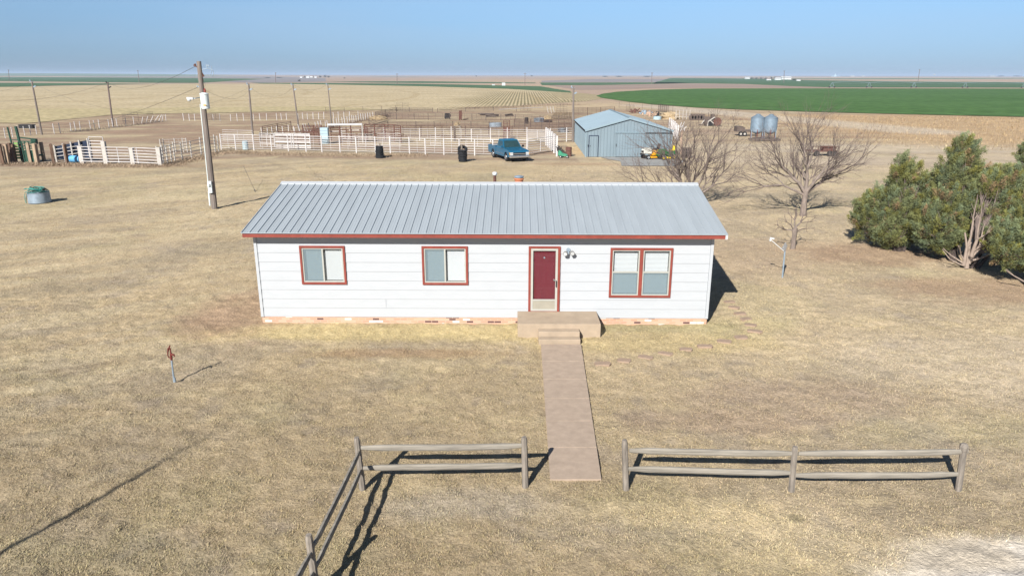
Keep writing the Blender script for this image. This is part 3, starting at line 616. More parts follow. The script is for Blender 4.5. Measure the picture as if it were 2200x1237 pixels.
rr(f1,c0,e0,.86,.85,1); rr(f1,c0,e0,.44,.44,5)
rr(f1,c0,posts[2][0],.80,.78,3); rr(f1,c0,posts[2][0],.42,.40,4); rr(f1,posts[2][0],q1,.74,.8,6); rr(f1,posts[2][0],q1,.40,.42,7)
f2=thing('split_rail_fence',G(1702,1053),'weathered two bay split rail fence right of the concrete path','fence')
P=[(G(1345,1049),Z(1342,945,11.63),False),(G(1700,1054),Z(1707,957,11.6),False),(G(2059,1051),Z(2074,955,11.6),True)]
for k,(a,t_,kn) in enumerate(P): b=MB(); rpost(b,a,Vector((t_.x,a.y,t_.z)),.06,kn,seed=9+k); b.build('post','post_wood',f2)
rr(f2,P[0][0],P[1][0],.80,.78,11); rr(f2,P[0][0],P[1][0],.42,.38,12); rr(f2,P[1][0]+Vector((.02,0,0)),P[2][0]+Vector((.05,0,0)),.78,.80,13); rr(f2,P[1][0],P[2][0],.33,.33,14)
# ================================================================ yard hydrant
hb=G(374,820); ht=Z(365,742,hb.y)
hy=thing('yard_hydrant',hb,'red yard hydrant on a thin grey pipe in the left lawn','hydrant'); tip=Vector((ht.x,hb.y,ht.z)); ax=(tip-hb)
b=MB(); b.tube([hb-Vector((0,0,.1)),hb+ax*.62],.022,8); b.tube([hb+Vector((.03,0,-.05)),hb+Vector((.02,0,.12))],.03,8); b.build('pipe','steel_galv',hy)
b=MB(); b.tube([hb+ax*.6,hb+ax*.64,hb+ax*.78,hb+ax*.8],[.022,.03,.03,.022],10); b.tube([hb+ax*.76+Vector((0,0,0)),hb+ax*.76+Vector((.09,-.03,0)),hb+ax*.74+Vector((.11,-.04,-.03))],[.026,.024,.02],8); b.tube([hb+ax*.78,hb+ax*.93],.016,8); b.build('valve_head','red_paint',hy)
b=MB(); b.tube([hb+ax*.97+Vector((-.0,0,0)),hb+ax*.93+Vector((-.04,-.03,0)),hb+ax*.75+Vector((-.065,-.03,0)),hb+ax*.68+Vector((-.05,-.02,0))],[.012,.018,.014,.012],8); b.beam(hb+ax*.68+Vector((-.05,-.02,0)),hb+ax*.68+Vector((.0,0,0)),.02,.02); b.beam(hb+ax*.86+Vector((-.05,-.02,0)),hb+ax*1.0,.035,.035); b.build('handle','red_paint',hy)
# ================================================================ dish mast
db=G(1681,595); dm_=thing('dish_mast',db,'grey steel mast with a bare white arm, by the stumpy tree','mast')
tp=Z(1687,532,db.y); tp.y=db.y
b=MB(); b.tube([db-Vector((0,0,.1)),tp],.032,8); b.build('pole','steel_galv',dm_)
b=MB(); b.beam(tp+Vector((-.03,0,-.14)),tp+Vector((.02,.02,.12)),.09,.07); b.tube([tp+Vector((-.07,.05,-.06)),tp+Vector((.05,.12,.16))],[.05,.03],8); b.build('bracket','screen_grey',dm_)
ae=Z(1657,516,db.y); b=MB(); b.tube([tp+Vector((-.05,-.02,-.12)),ae],.015,6); b.build('arm','farm_white',dm_)
b=MB(); b.beam(ae+Vector((-.04,0,-.03)),ae+Vector((-.02,0,.11)),.06,.05); b.beam(ae+Vector((-.02,0,.08)),ae+Vector((.10,0,.06)),.07,.05); b.build('feed_horn','farm_white',dm_)
# ================================================================ utility poles
def pole(base,top,r0,r1,label,m='pole_wood',name='utility_pole',group=None):
    o=thing(name,base,label,'utility pole',group); b=MB(); b.tube([base-Vector((0,0,.3)),base.lerp(top,.5),top],[r0,(r0+r1)/2,r1],10); b.build('pole',m,o); return o
B=G(461,447); T=Z(427,132,B.y); T.y=B.y
mainp=pole(B,T,.17,.12,'tall wooden utility pole with transformer and meter box left of the house')
def on(t,dx=0,dy=0,dz=0): return B.lerp(T,t)+Vector((dx,dy,dz))
b=MB(); 
tx=Z(441,217,B.y-.25); b.lathe(tx.x,B.y-.30,[(.20,tx.z-.43),(.22,tx.z-.40),(.22,tx.z+.33),(.24,tx.z+.34),(.235,tx.z+.39),(.10,tx.z+.44)],18); tr=b.build('transformer','transformer',mainp,smooth=False)
b=MB(); b.box(tx.x-.03,tx.x+.13,B.y-.53,B.y-.519,tx.z-.25,tx.z-.19); b.build('label_plate','mower_orange',tr)
b=MB(); b.lathe(tx.x+.06,B.y-.30,[(.05,tx.z+.43),(.07,tx.z+.46),(.05,tx.z+.5),(.07,tx.z+.53),(.05,tx.z+.57),(.06,tx.z+.6),(.02,tx.z+.66)],10); b.build('bushing','insulator_red',tr)
b=MB(); b.beam(on(.77,0,-.1),on(.70,.0,-.12),.12,.12); b.build('bracket','steel_galv',mainp)
mbx=Z(453,402,B.y-.2); b=MB(); b.box(mbx.x-.13,mbx.x+.09,B.y-.32,B.y-.17,mbx.z-.32,mbx.z+.34); b.lathe(mbx.x-.04,B.y-.36,[(.07,mbx.z+.05),(.075,mbx.z+.2)],12); b.build('meter_box','transformer',mainp,bevel=.01)
b=MB(); b.tube([on(.02,-.2,-.1),on(.12,-.19,-.1)],.05,8); b.tube([on(.18,-.17,-.1),on(.62,-.15,-.08),on(.72,-.14,-.08)],.028,8); b.build('conduit','transformer',mainp)
lm=Z(409,213,B.y-.4); b=MB(); b.tube([on(.765,-.05,0),lm+Vector((.25,0,.03)),lm+Vector((.12,0,.02))],.022,8); la=b.build('lamp_arm','steel_galv',mainp)
b=MB(); b.beam(lm+Vector((-.18,0,.04)),lm+Vector((.17,0,.02)),.16,.12); b.lathe(lm.x-.07,lm.y,[(.11,lm.z-.02),(.09,lm.z-.1),(.03,lm.z-.14)],12); b.build('lamp_head','farm_white',la,bevel=.02)
b=MB(); b.lathe(on(.97).x-.22,B.y,[(.04,on(.965).z),(.07,on(.965).z+.04),(.04,on(.965).z+.08),(.07,on(.965).z+.12),(.03,on(.965).z+.16)],8); b.beam(on(.955),on(.975,-.3,0),.05,.06); b.beam(on(.93,.03,0),on(.90,.16,0),.06,.14); b.build('insulator','rust',mainp)
b=MB(); a=on(.955,.45,0,.0); b.beam(on(.945,.05,0),a,.02,.03); b.beam(a,a+Vector((-.06,0,.16)),.04,.04); b.beam(a+Vector((-.08,0,.16)),a+Vector((.1,0,.14)),.05,.06); 
b.tube([a+Vector((.02,0,0)),a+Vector((.26,0,-.1)),a+Vector((.3,0,-.3)),a+Vector((.22,0,-.42)),a+Vector((.12,0,-.36))],.02,6); b.tube([a+Vector((.22,0,.12)),a+Vector((.2,0,-.15)),a+Vector((.10,0,-.4))],.012,6); b.build('fuse_cutout','steel_galv',mainp)
b=MB(); b.tube([on(.92,.1,-.1),on(.85,.3,-.2),Vector((tx.x+.06,B.y-.3,tx.z+.66))],.008,5); b.build('jumper_wire','wire',mainp)
b=MB(); b.tube([on(.835,-.2,0),on(.83,.05,0)],.025,6); b.lathe(on(.835).x-.22,B.y,[(.03,on(.83).z),(.05,on(.83).z+.05),(.03,on(.83).z+.1)],8); b.build('insulator','steel_galv',mainp)
far_specs=[((90,290),(68,174),'grey wooden pole standing in the perimeter fence, farthest left','pole_wood',.13),((243,273),(231,177),'brown wooden pole by the leaning white fence posts','pole_dark',.14),((543,291),(534,180),'grey wooden pole just right of the transformer pole','pole_wood',.14),((643,285),(629,181),'wooden pole behind the white board gate','pole_wood',.12),((713,274),(704,181),'thin pale pole standing in the slanting white posts','pole_wood',.10),((1231,305),(1232,187),'grey wooden pole beside the blue shed','pole_wood',.14)]
poles=[]
for bpx,tpx,lab,m,r_ in far_specs:
    bb=G(*bpx); tt=Z(*tpx,bb.y); o=pole(bb,tt,r_,r_*.7,lab,m); poles.append((bb,tt))
    mi_='dark' if m=='pole_dark' else 'steel_galv'
    b=MB(); b.beam(tt+Vector((-.22,0,-.1)),tt+Vector((.12,0,-.1)),.08,.1); b.lathe(tt.x-.2,tt.y,[(.05,tt.z-.06),(.1,tt.z),(.05,tt.z+.12)],8); b.build('insulator',mi_,o)
    b=MB(); b.beam(tt+Vector((.02,0,-.78)),tt+Vector((.4,0,-.6)),.1,.14); b.build('bracket',mi_,o)
# pole whose shadow crosses the lower left lawn (stands behind the camera)
hp=8.5; sh=Vector((math.tan(AZ)*0,0,0)); tipg=G(335,998); Ls=hp/math.tan(EL); sb=Vector((tipg.x-math.sin(AZ)*Ls,tipg.y-math.cos(AZ)*Ls,0))
o=pole(sb,sb+Vector((0,0,hp)),.065,.045,'wooden utility pole behind the viewpoint, shadowing the left lawn')
b=MB(); b.tube([sb+Vector((0,0,hp-.2)),sb+Vector((0,0,hp+1.0))],.014,6); b.tube([sb+Vector((-.1,.0,hp+.1)),sb+Vector((.1,0,hp+.9))],.008,5)
for k_ in range(7): b.tube([sb+Vector((-.38+.03*k_,.05,hp-.3+.2*k_)),sb+Vector((.33-.02*k_,-.05,hp-.2+.2*k_))],.008,4)
b.build('shadow_rods','steel_galv',o)  # thin rods added out of view to smudge the tip of the pole's shadow
# wires
def wire(a,c,sag,label,r_=.008,n=14):
    a,c=Vector(a),Vector(c); b=MB(); b.tube([a.lerp(c,i/n)-Vector((0,0,sag*4*(i/n)*(1-i/n))) for i in range(n+1)],r_,5,caps=False)
    o=b.build('power_line','wire'); tag(o,label,'power line')
wire(on(.965,-.25,0),poles[1][1],1.0,'power line from transformer pole top to the brown pole',.011)
wire(poles[1][1],G(-120,215,5.2),1.0,'power line running off left from the brown pole',.011)
wire(on(.83,-.22,0),Z(20,268,89),1.3,'lower power line sagging left from the transformer pole',.010)
wire(poles[0][1],G(-160,190,6.4),.8,'power line leaving left from the farthest left pole')
wire(poles[0][1]+Vector((.1,0,-.3)),poles[2][1]+Vector((-.2,0,-.6)),3.2,'long sagging power line between the two grey left poles')
wire(poles[2][1]+Vector((.3,0,-.6)),poles[3][1]+Vector((0,0,-.4)),1.1,'power line to the pole behind the board gate')
wire(poles[3][1],poles[4][1],.8,'power line to the thin pale pole')
wire(on(.82,.05,0),poles[2][1]+Vector((0,0,-.7)),.8,'power line from transformer pole to the grey pole beside it',.007)
ga=G(549,412); gb=Z(523,357,ga.y+4); b=MB(); b.tube([ga,gb],.012,5); b.tube([ga-Vector((0,0,.1)),ga+(gb-ga)*.08],.03,6); o=b.build('guy_wire','wire'); tag(o,'thin slanting guy rod in the yard right of the transformer pole','guy wire')
# ================================================================ stock tank with hoses
tb=G(78,437); tb.y+=.35
tk=thing('stock_tank',tb,'round galvanized stock tank draped with garden hose on the left lawn','water tank')
b=MB(); prof=[]; 
for k in range(14): z=.62*k/13; prof.append((.60-.03*z+(.006 if k%2 else 0),z))
b.lathe(tb.x,tb.y,prof+[(.60,.63),(.57,.63),(.56,.5)],28,caps=True); b.build('tank_wall','steel_galv',tk,smooth=True)
hs=thing('garden_hose',tb+Vector((0,0,.6)),'teal and dark green garden hose heaped on the round stock tank','hose')
for nm,m,N,s in (('hose_loop','hose_teal',7,3),('hose_loop','hose_green',6,8)):
    r=random.Random(s); b=MB()
    for k in range(N):
        cx,cy=tb.x+r.uniform(-.22,.12)-(0.1 if m=='hose_teal' else -.12),tb.y+r.uniform(-.1,.1); ra,rb=r.uniform(.28,.5),r.uniform(.22,.45); ph=r.uniform(0,6); z0=.66+.035*k; tl=r.uniform(-.1,.1)
        b.tube([(cx+ra*math.cos(a_+ph),cy+rb*math.sin(a_+ph),z0+tl*math.cos(a_)+.03*math.sin(3*a_)) for a_ in [2*PI*q/18 for q in range(19)]],.017,6,caps=False)
    if m=='hose_teal': b.tube([(tb.x-.35,tb.y-.35,.72),(tb.x-.55,tb.y-.32,.68),(tb.x-.64,tb.y-.3,.45),(tb.x-.66,tb.y-.3,.15),(tb.x-.6,tb.y-.36,.02)],.017,6)
    else: b.tube([(tb.x-.1,tb.y-.5,.70),(tb.x-.3,tb.y-.58,.6),(tb.x-.47,tb.y-.44,.35),(tb.x-.52,tb.y-.42,.1),(tb.x-.5,tb.y-.5,.02)],.015,6)
    b.build(nm,m,hs)
b=MB(); b.beam((tb.x+.35,tb.y-.1,.66),(tb.x+.52,tb.y-.15,.86),.12,.03); b.tube([(tb.x+.3,tb.y-.2,.68),(tb.x+.5,tb.y-.1,.9),(tb.x+.58,tb.y,.7)],.02,6); b.build('nozzle','dark',hs)
# ================================================================ corral fences and gates
def g3(p,z=0): q=G(*p) if len(p)==2 and isinstance(p[0],(int,float)) and abs(p[1])>100 else Vector((p[0],p[1],0)); return Vector((q.x,q.y,z))
def railfence(name,base_px,h,label,cat='fence',m='pipe_white',pm=None,nr=6,pr=.05,rr_=.022,posts_ht=.08,lean=None,group=None,zmin=.22,panels=True,sub=None,square=False,railb=None,seed=0,jit=0.0,toprail=None):
    r=random.Random(seed+int(base_px[0][0])); pts=[G(*p) for p in base_px]
    o=thing(name,pts[0],label,cat,group)
    for i,p in enumerate(pts):
        ph=h+posts_ht+r.uniform(-jit,jit); l=(lean[i] if lean else 0)
        b=MB(); tp_=p+Vector((l,0,ph))
        if square: b.beam(p-Vector((0,0,.1)),tp_,pr*2,pr*2,up=(0,1,0))
        else: b.tube([p-Vector((0,0,.1)),tp_],pr,7)
        b.build('post',pm or m,o)
    if nr:
        for a,c in zip(pts,pts[1:]):
            b=MB()
            for k in range(nr):
                z=zmin+(h-zmin)*k/max(1,nr-1)+r.uniform(-.012,.012)
                if railb: b.beam(a+Vector((0,0,z)),c+Vector((0,0,z)),.04,railb)
                else: b.tube([a+Vector((0,0,z)),c+Vector((0,0,z))],rr_ if not(toprail and k==nr-1) else toprail,5,caps=False)
            if sub: # light intermediate stays
                for q in range(1,sub): pq=a.lerp(c,q/sub); b.tube([pq+Vector((0,0,zmin)),pq+Vector((0,0,h))],.014,4,caps=False)
            b.build('rails',m,o)
    return o
def gate(p0,p1,h,label,m='pipe_white',nr=6,stays=1,name='pipe_gate',z0=.2,rr_=.022,arch=0,tilt=0):
    a,c=G(*p0),G(*p1); o=thing(name,a,label,'gate'); b=MB(); ends=[(a,z0),(a,h),(c,h),(c,z0)]
    b.tube([a+Vector((0,0,z0)),a+Vector((0,0,h)),c+Vector((0,0,h+tilt)),c+Vector((0,0,z0+tilt)),a+Vector((0,0,z0))],rr_*1.25,6); b.build('frame',m,o)
    b=MB()
    for k in range(1,nr-1): z=z0+(h-z0)*k/(nr-1); b.tube([a+Vector((0,0,z)),c+Vector((0,0,z+tilt))],rr_,5,caps=False)
    for q in range(1,stays+1): pq=a.lerp(c,q/(stays+1)); b.tube([pq+Vector((0,-.03,z0)),pq+Vector((0,-.03,h+tilt))],rr_*1.1,5,caps=False)
    b.build('bars',m,o); return o
# --- main white corral front
fx=[476,507,546,584,620,658,692,731,766,807,839,880,914,954,987,1020,1059,1095,1132]
railfence('corral_fence',[(x,322+(x-476)*15/656) for x in fx],1.52,'long white pipe corral fence running behind the tyre stacks and truck',nr=7,pr=.06,rr_=.02,zmin=.2,jit=.06,sub=2,toprail=.03)
railfence('corral_fence',[(x,302.5+(x-862)*.012) for x in (862,902,936,970,1013,1054,1090,1132,1176)],1.38,'second white pipe corral fence, behind and parallel to the front one',nr=6,pr=.05,rr_=.018,sub=2,jit=.15,posts_ht=.18,zmin=.3)
railfence('corral_fence',[(1182,307),(1217,304.5),(1237,304)],1.5,'short white pipe fence joining the corral to the blue shed',nr=6,pr=.06,rr_=.025,posts_ht=.12)
gate((1134,334),(1187,326),1.5,'white pipe gate right of the parked truck',nr=7,stays=1,rr_=.03)
gate((1133,306),(1176,306.5),1.35,'white pipe gate at the right end of the second white fence',nr=6,stays=1,rr_=.026)
gx=[(1173,312),(1177,315.5),(1181,319.5),(1185,324),(1190,329),(1196,336)]
railfence('corral_fence',gx,1.85,'white slatted wing fence running back from the truck beside the green trimmer',nr=9,pr=.075,rr_=.045,square=True,posts_ht=.05)
# inner panels left part
gate((560,319),(590,320),1.55,'white pipe gate in the pens, leftmost behind the front fence',nr=5,stays=1,rr_=.028)
o=gate((592,321),(668,323),1.62,'white board gate with broad planks behind the front fence',name='board_gate',nr=3,stays=0,rr_=.035)
b=MB(); a,c=G(592,321),G(668,323)
for k in range(4): z=.42+.36*k; b.beam(a+Vector((0,0,z)),c+Vector((0,0,z)),.03,.10)
for t_ in (0,.47,.53,1): q=a.lerp(c,t_); b.beam(q+Vector((0,-.04,.2)),q+Vector((0,-.04,1.6)),.06,.12)
b.build('planks','pipe_white',o)
for k,(p0,p1,h,lab) in enumerate([((737,318),(765,318.5),1.45,'white pipe gate right of the pale blue cabinet'),((771,318.5),(803,319),1.45,'white pipe gate behind the left tyre stack'),((812,317),(862,317.5),1.45,'white pipe gate right behind the left tyre stack'),((925,316),(947,316.5),1.3,'narrow white gate midway between the two tyre stacks'),((1000,318),(1052,318.5),1.35,'white pipe gate between right tyre stack and truck'),((480,304),(545,306),1.3,'white pipe gate at the left end of the pens by the blue barrel')]):
    gate(p0,p1,h,lab,nr=6,stays=1,rr_=.016)
railfence('corral_fence',[(735,300),(785,301),(826,301.5),(862,302)],1.35,'white pipe fence beside the rusty pens, left of the second fence',nr=6,pr=.05,rr_=.016,sub=2)
# loading frame with white beam
o=thing('loading_frame',G(707,308),'white steel beam on legs above the rusty working pens','cattle frame'); b=MB(); a,c=G(707,308),G(780,307); 
b.beam(a+Vector((0,0,2.05)),c+Vector((0,0,2.05)),.16,.2); b.build('beam','white_paint',o)
for t_ in (0,.33,.66,1): q=a.lerp(c,t_); b=MB(); b.tube([q,q+Vector((0,0,2.15 if t_ in(0,1) else 1.95))],.07,6); b.build('leg','rust' if t_ in (.33,.66) else 'white_worn',o)
b=MB(); b.beam(a+Vector((.1,.1,1.3)),a.lerp(c,.5)+Vector((0,.1,1.3)),.05,.1); b.beam(a.lerp(c,.6)+Vector((0,.1,1.4)),a.lerp(c,.9)+Vector((0,.1,1.4)),.05,.1); b.build('rails','white_worn',o)
# pale blue cabinet
cb=G(699,309); b=MB(Matrix.Translation(cb)); b.box(-.42,.42,-.3,.3,.1,1.75); b.box(-.4,.4,-.26,.26,-.02,.1); o=b.build('cabinet','light_blue'); tag(o,'pale blue metal cabinet standing among the cattle pens','cabinet')
b=MB(Matrix.Translation(cb)); 
for z in (.6,1.1,1.45): b.box(-.43,.43,-.315,-.301,z,z+.03)
b.build('door_seam','steel_galv',o)
# rusty pens
for k,(pts,h,lab,m,nr) in enumerate([
  ([(785,304),(806,304),(828,304),(848,305),(862,308)],1.9,'rusty red cattle alley behind the left tyre stack','rust',8),
  ([(866,294),(905,293),(950,293.5),(1000,294),(1050,294.5),(1100,295)],1.3,'rusty pipe fence just behind the second white fence','rust_pipe',6),
  ([(600,311),(640,311.5),(686,312)],1.4,'rusty red cattle pen between the board gate and blue cabinet','rust',6),
  ([(712,303),(745,302),(790,302.5)],1.5,'rusty pen rails beneath the white loading beam','rust',6),
  ([(1105,274),(1140,274.5),(1180,275),(1228,276)],1.2,'brown pipe fence left of the pole beside the shed','rust_pipe',6),
  ([(652,297),(675,296.5),(692,296.5)],1.5,'rusty brown cattle panels left of the pale blue cabinet','rust',8),
  ([(565,291),(597,284),(626,278.5)],1.1,'brown pipe fence slanting up behind the white board gate','rust_pipe',5),
  ([(560,303),(590,302),(625,302),(660,301)],1.0,'dark low cattle panels behind the white gates','grey_pipe',5),
  ([(777,293),(834,280.5),(894,281),(933,281),(973,280.5),(1012,281),(1051,281),(1090,282),(1127,283),(1163,284),(1200,285),(1234,285)],1.22,'brown pipe fence across the middle of the cattle pens','grey_pipe',6),
  ([(793,270),(832,257),(852,257.5),(890,257.5),(920,258),(967,258),(1014,259),(1044,259.5),(1076,260),(1107,261),(1160,263),(1200,264),(1232,265)],1.1,'brown pipe fence crossing the rear of the cattle pens','grey_pipe',5),
  ([(807,252),(828,246),(852,241),(880,241),(930,242)],.9,'thin dark wire fence at the rear left pen corner','grey_pipe',5),
  ([(940,242),(1000,240),(1060,239),(1110,240)],.8,'faint wire fence along the stubble field edge','grey_pipe',3),
  ([(1232,250),(1262,249),(1290,248),(1320,247)],1.5,'rusty pipe pens just left of the shed roof','rust_pipe',7)]):
    railfence('pipe_fence',pts,h,lab,m=m,nr=nr,pr=.05 if nr<8 else .07,rr_=.028 if m!='rust' else .045,sub=3,posts_ht=.05)
gate((1200,286),(1225,286),1.2,'brown pipe gate left of the pole beside the shed',m='rust_pipe')
gate((853,241),(878,240.5),1.9,'tall thin frame gate at the rear left corner of the pens',m='grey_pipe')
gate((1345,241),(1362,240.5),1.4,'small dark gate standing beyond the shed roof',m='grey_pipe')
railfence('wire_fence',[(1330,232),(1352,233),(1380,234),(1400,235),(1418,237),(1445,241),(1475,246)],1.3,'thin wire fence curving beyond the shed toward the green field',m='grey_pipe',nr=3,pr=.03,rr_=.01)
railfence('wire_fence',[(700,243),(740,241.5),(780,240),(820,239),(850,238)],1.0,'thin wire fence behind the rightmost slanting white posts',m='grey_pipe',nr=3,pr=.035,rr_=.012)
# dark rail panels at the stubble edge on the left
gate((265,266),(331,262),1.55,'brown pipe gate behind the leaning white posts',m='grey_pipe',stays=1); gate((436,261),(474,260),1.2,'brown pipe gate beyond the transformer pole',m='grey_pipe',stays=3)
# --- rows of pale steel line posts
def linepost(px,h,label,name='line_post_fence',lean=None,m='pipe_white',r=.052,wire_=True,seed=1):
    rr=random.Random(seed); pts=[G(*p) for p in px]; o=thing(name,pts[len(pts)//2],label,'fence'); tops=[]
    for i,p in enumerate(pts):
        l=(lean(i) if lean else rr.uniform(-.05,.05)); t_=p+Vector((l,0,h*rr.uniform(.92,1.06))); tops.append(t_)
        b=MB(); b.tube([p-Vector((0,0,.1)),t_],r,6); b.build('post',m,o)
    if wire_:
        b=MB()
        for a,c in zip(zip(pts,tops),zip(pts[1:],tops[1:])):
            for k in (.3,.6,.88): b.tube([a[0].lerp(a[1],k),c[0].lerp(c[1],k)],.009,4,caps=False)
        b.build('wire','grey_pipe',o)
    return o
linepost([(-20,300),(12,297),(28,295.5),(41,293),(54,291.5),(66,290.5),(79,289),(117,287.5),(130,287),(153,283),(163,281.5),(173,280.5),(195,278),(204,277.3),(214,276.7),(235,275),(243,273.5),(252,272),(271,271),(288,268)],1.25,'row of pale line posts with wire along the far left field edge')
linepost([(304,265.5),(313,265),(322,263.5),(331,262),(340,261),(348,260.5),(357,259.5)],1.05,'pale posts leaning over beyond the left poles',lean=lambda i:(.35,.5,.7,.9,.7,.35,0)[i])
linepost([(395,259.5),(407,259.5),(419,259.5),(433,259.5),(459,259.8),(473,259.8),(496,260),(510,260),(524,260),(545,259.5),(559,259),(573,258.8),(595,258.3),(605,258),(616,258),(641,257.5),(651,257),(661,257),(673,256.8),(685,256.5),(696,256.3),(717,255.5),(727,255.2),(739,255),(751,254.5),(770,253)],1.15,'row of pale line posts along the stubble behind the transformer pole')
linepost([(563,292),(575,290.5),(585,288.5),(595,287.5),(608,286),(620,284),(633,290)],.95,'few short pale posts behind the white board gate',wire_=False)
dg=[633,646,657,662,668,681,687,692,700,705,713,719,725,729,736,741,747,752,757,761,766,771,776,781,786,791,796,802]
linepost([(x,290-(x-633)*.2118) for x in dg],1.12,'dense slanting row of pale posts climbing to the pens rear corner',lean=lambda i:(-.06,-.28,-.3,-.3,-.28,-.2,-.2,-.15,-.02,-.1,0,-.15,-.12,-.05)[i] if i<14 else -.05,wire_=True)
# weeds caught along that fence
def weeds(name,pxs,n,h,col,label,w=.6,seed=0):
    r=np.random.default_rng(seed); P_=[G(*p) for p in pxs]; Vs=[];Fs=[];
    for k in range(n):
        i=r.integers(0,len(P_)-1); t_=r.uniform(); p=P_[i].lerp(P_[i+1],t_)+Vector((r.normal()*w,r.normal()*w,0)); a=r.uniform(0,6.28); L=h*r.uniform(.3,1.1); d=Vector((math.cos(a),math.sin(a),0)); s=Vector((-d.y,d.x,0))*.014
        q=p+d*L*r.uniform(.3,.9)+Vector((0,0,L*r.uniform(.4,.9))); b0=len(Vs); Vs+=[p-s,p+s,q+s*.5,q-s*.5]; Fs.append((b0,b0+1,b0+2,b0+3))
    me=bpy.data.meshes.new(name); me.from_pydata([tuple(v) for v in Vs],[],Fs); me.materials.append(mat(name,col,rough=.95,var=.4,scale=2)); o=bpy.data.objects.new(name,me); C.objects.link(o); tag(o,label,'weeds',kind='stuff')
weeds('dry_weeds',[(668,283),(720,273),(803,255),(835,250)],2600,.55,(.14,.095,.07),'brown weeds caught along the slanting row of posts',.5,1)
weeds('dry_weeds',[(480,326),(560,330),(700,333),(800,335),(900,334)],6000,.22,(.31,.235,.16),'dry weeds along the foot of the white corral fence',.8,2)
weeds('dry_weeds',[(0,353),(150,355),(345,358),(400,347),(475,329)],6000,.26,(.30,.225,.155),'dry weeds round the wooden posts on the left',.6,3)
weeds('dry_weeds',[(1000,234),(1080,232),(1170,227),(1250,226)],1800,.7,(.20,.14,.11),'brown weeds along the stubble field edge',1.2,4)
weeds('dry_weeds',[(150,284),(200,280),(300,268),(345,262)],1200,.45,(.15,.12,.10),'dark weeds under the leaning posts',.5,5)
# --- left wooden posts and gates
tx_=[(-8,354,.13),(7,353,.13),(18,352,.14),(27,350,.15),(33,350,.1),(52,348,.13),(66,349,.12),(81,352,.15),(95,346,.12),(116,353,.1),(145,352,.11)]
labs=['dark','weathered brown','thick pale','split brown','thin grey','reddish','pale tan','tall thick tan','grey','slim dark','slim red brown']
for k,(x,y,r_) in enumerate(tx_):
    p=G(x,y); hgt=1.62+random.uniform(-.08,.1); b=MB(Matrix.Translation(p)@Matrix.Rotation(random.uniform(-.5,.5),4,'Z')@Matrix.Rotation(random.uniform(-.03,.03),4,'Y')); b.box(-r_,r_,-r_,r_,-.1,hgt); b.prism([(-r_,hgt),(r_,hgt),(r_*.3,hgt+.05)],'y',-r_,r_)
    o=b.build('timber_post','tie_pale' if k in (2,6,7,8) else 'tie_wood',bevel=.02,loc=p)
    where=['at the left edge of view','second from the left edge','third from the left edge','left of the green squeeze chute','in front of the green chute door','centred on the green squeeze chute','right side of the green squeeze chute','right of the green squeeze chute','behind, between chute and blue panels','between the chute and blue panels','in front of the blue panels'][k]
    tag(o,f'{labs[k]} railroad tie post {where}','post','old timber posts on the left')
wp=[]
for x,y,yt in ((174,351,315),(225,352,304),(283,353,317),(341,356,317)):
    p=G(x+4,y); t_=Z(x,yt,p.y); b=MB(Matrix.Translation(p)); b.box(-.17,.17,-.14,.14,-.1,t_.z); lab={174:'white square wooden gate post nearest the blue barrel',225:'white square wooden gate post beneath the arch frame',283:'white square wooden post between the two right gates',341:'rightmost white square wooden gate post'}[x]
    o=b.build('gate_post','white_worn',bevel=.02,loc=p); tag(o,lab,'post','white wooden gate posts on the left'); wp.append(p)
for k,lab in enumerate(('white pipe gate between the blue barrel and the arch post','white pipe gate in the middle of the left gate row','white pipe gate at the right end of the left gate row')):
    a,c=wp[k],wp[k+1]; o=thing('pipe_gate',a,lab,'gate','white pipe gates between the wooden posts'); d=(c-a).normalized(); A=a+d*.2+Vector((0,-.12,0)); Cc=c-d*.2+Vector((0,-.12,0)); b=MB(); h=1.42
    if k==0: A=A-d*.4
    b.tube([A+Vector((0,0,.2)),A+Vector((0,0,h)),Cc+Vector((0,0,h)),Cc+Vector((0,0,.2)),A+Vector((0,0,.2))],.036,6); b.build('frame','pipe_white',o); b=MB()
    for q in range(1,5): z=.2+(h-.2)*q/5; b.tube([A+Vector((0,0,z)),Cc+Vector((0,0,z))],.03,5)
    for q in ((.5,) if k!=2 else (.17,)): pq=A.lerp(Cc,q); b.tube([pq+Vector((0,0,0.1)),pq+Vector((0,0,h))],.034,5)
    b.build('bars','pipe_white',o)
a,c=G(199,349),G(229,350); o=thing('arch_frame',a,'white pipe arch frame rising above the left gates','gate frame'); b=MB(); b.tube([a,a+Vector((0,0,2.2)),c+Vector((0,0,2.2)),c],.04,7); b.build('frame','pipe_white',o); b=MB()
for z in (1.0,1.3,1.6,1.85): b.tube([a+Vector((0,0,z)),c+Vector((0,0,z))],.03,5)
b.build('bars','pipe_white',o)
railfence('corral_fence',[(341,356),(352,353),(360,350),(369,348),(376,345.5),(392,343),(412,338.5),(433,333),(450,329),(463,326.5),(470,326)],1.45,'white pipe panels receding from the gates to the corral',nr=5,pr=.06,rr_=.025,jit=.1,m='white_worn',posts_ht=.15)
railfence('corral_fence',[(347,330),(354,329),(378,328),(395,327),(403,327)],1.3,'small pale pipe pen behind the receding white panels',nr=5,pr=.05,rr_=.022,m='white_worn',sub=2)
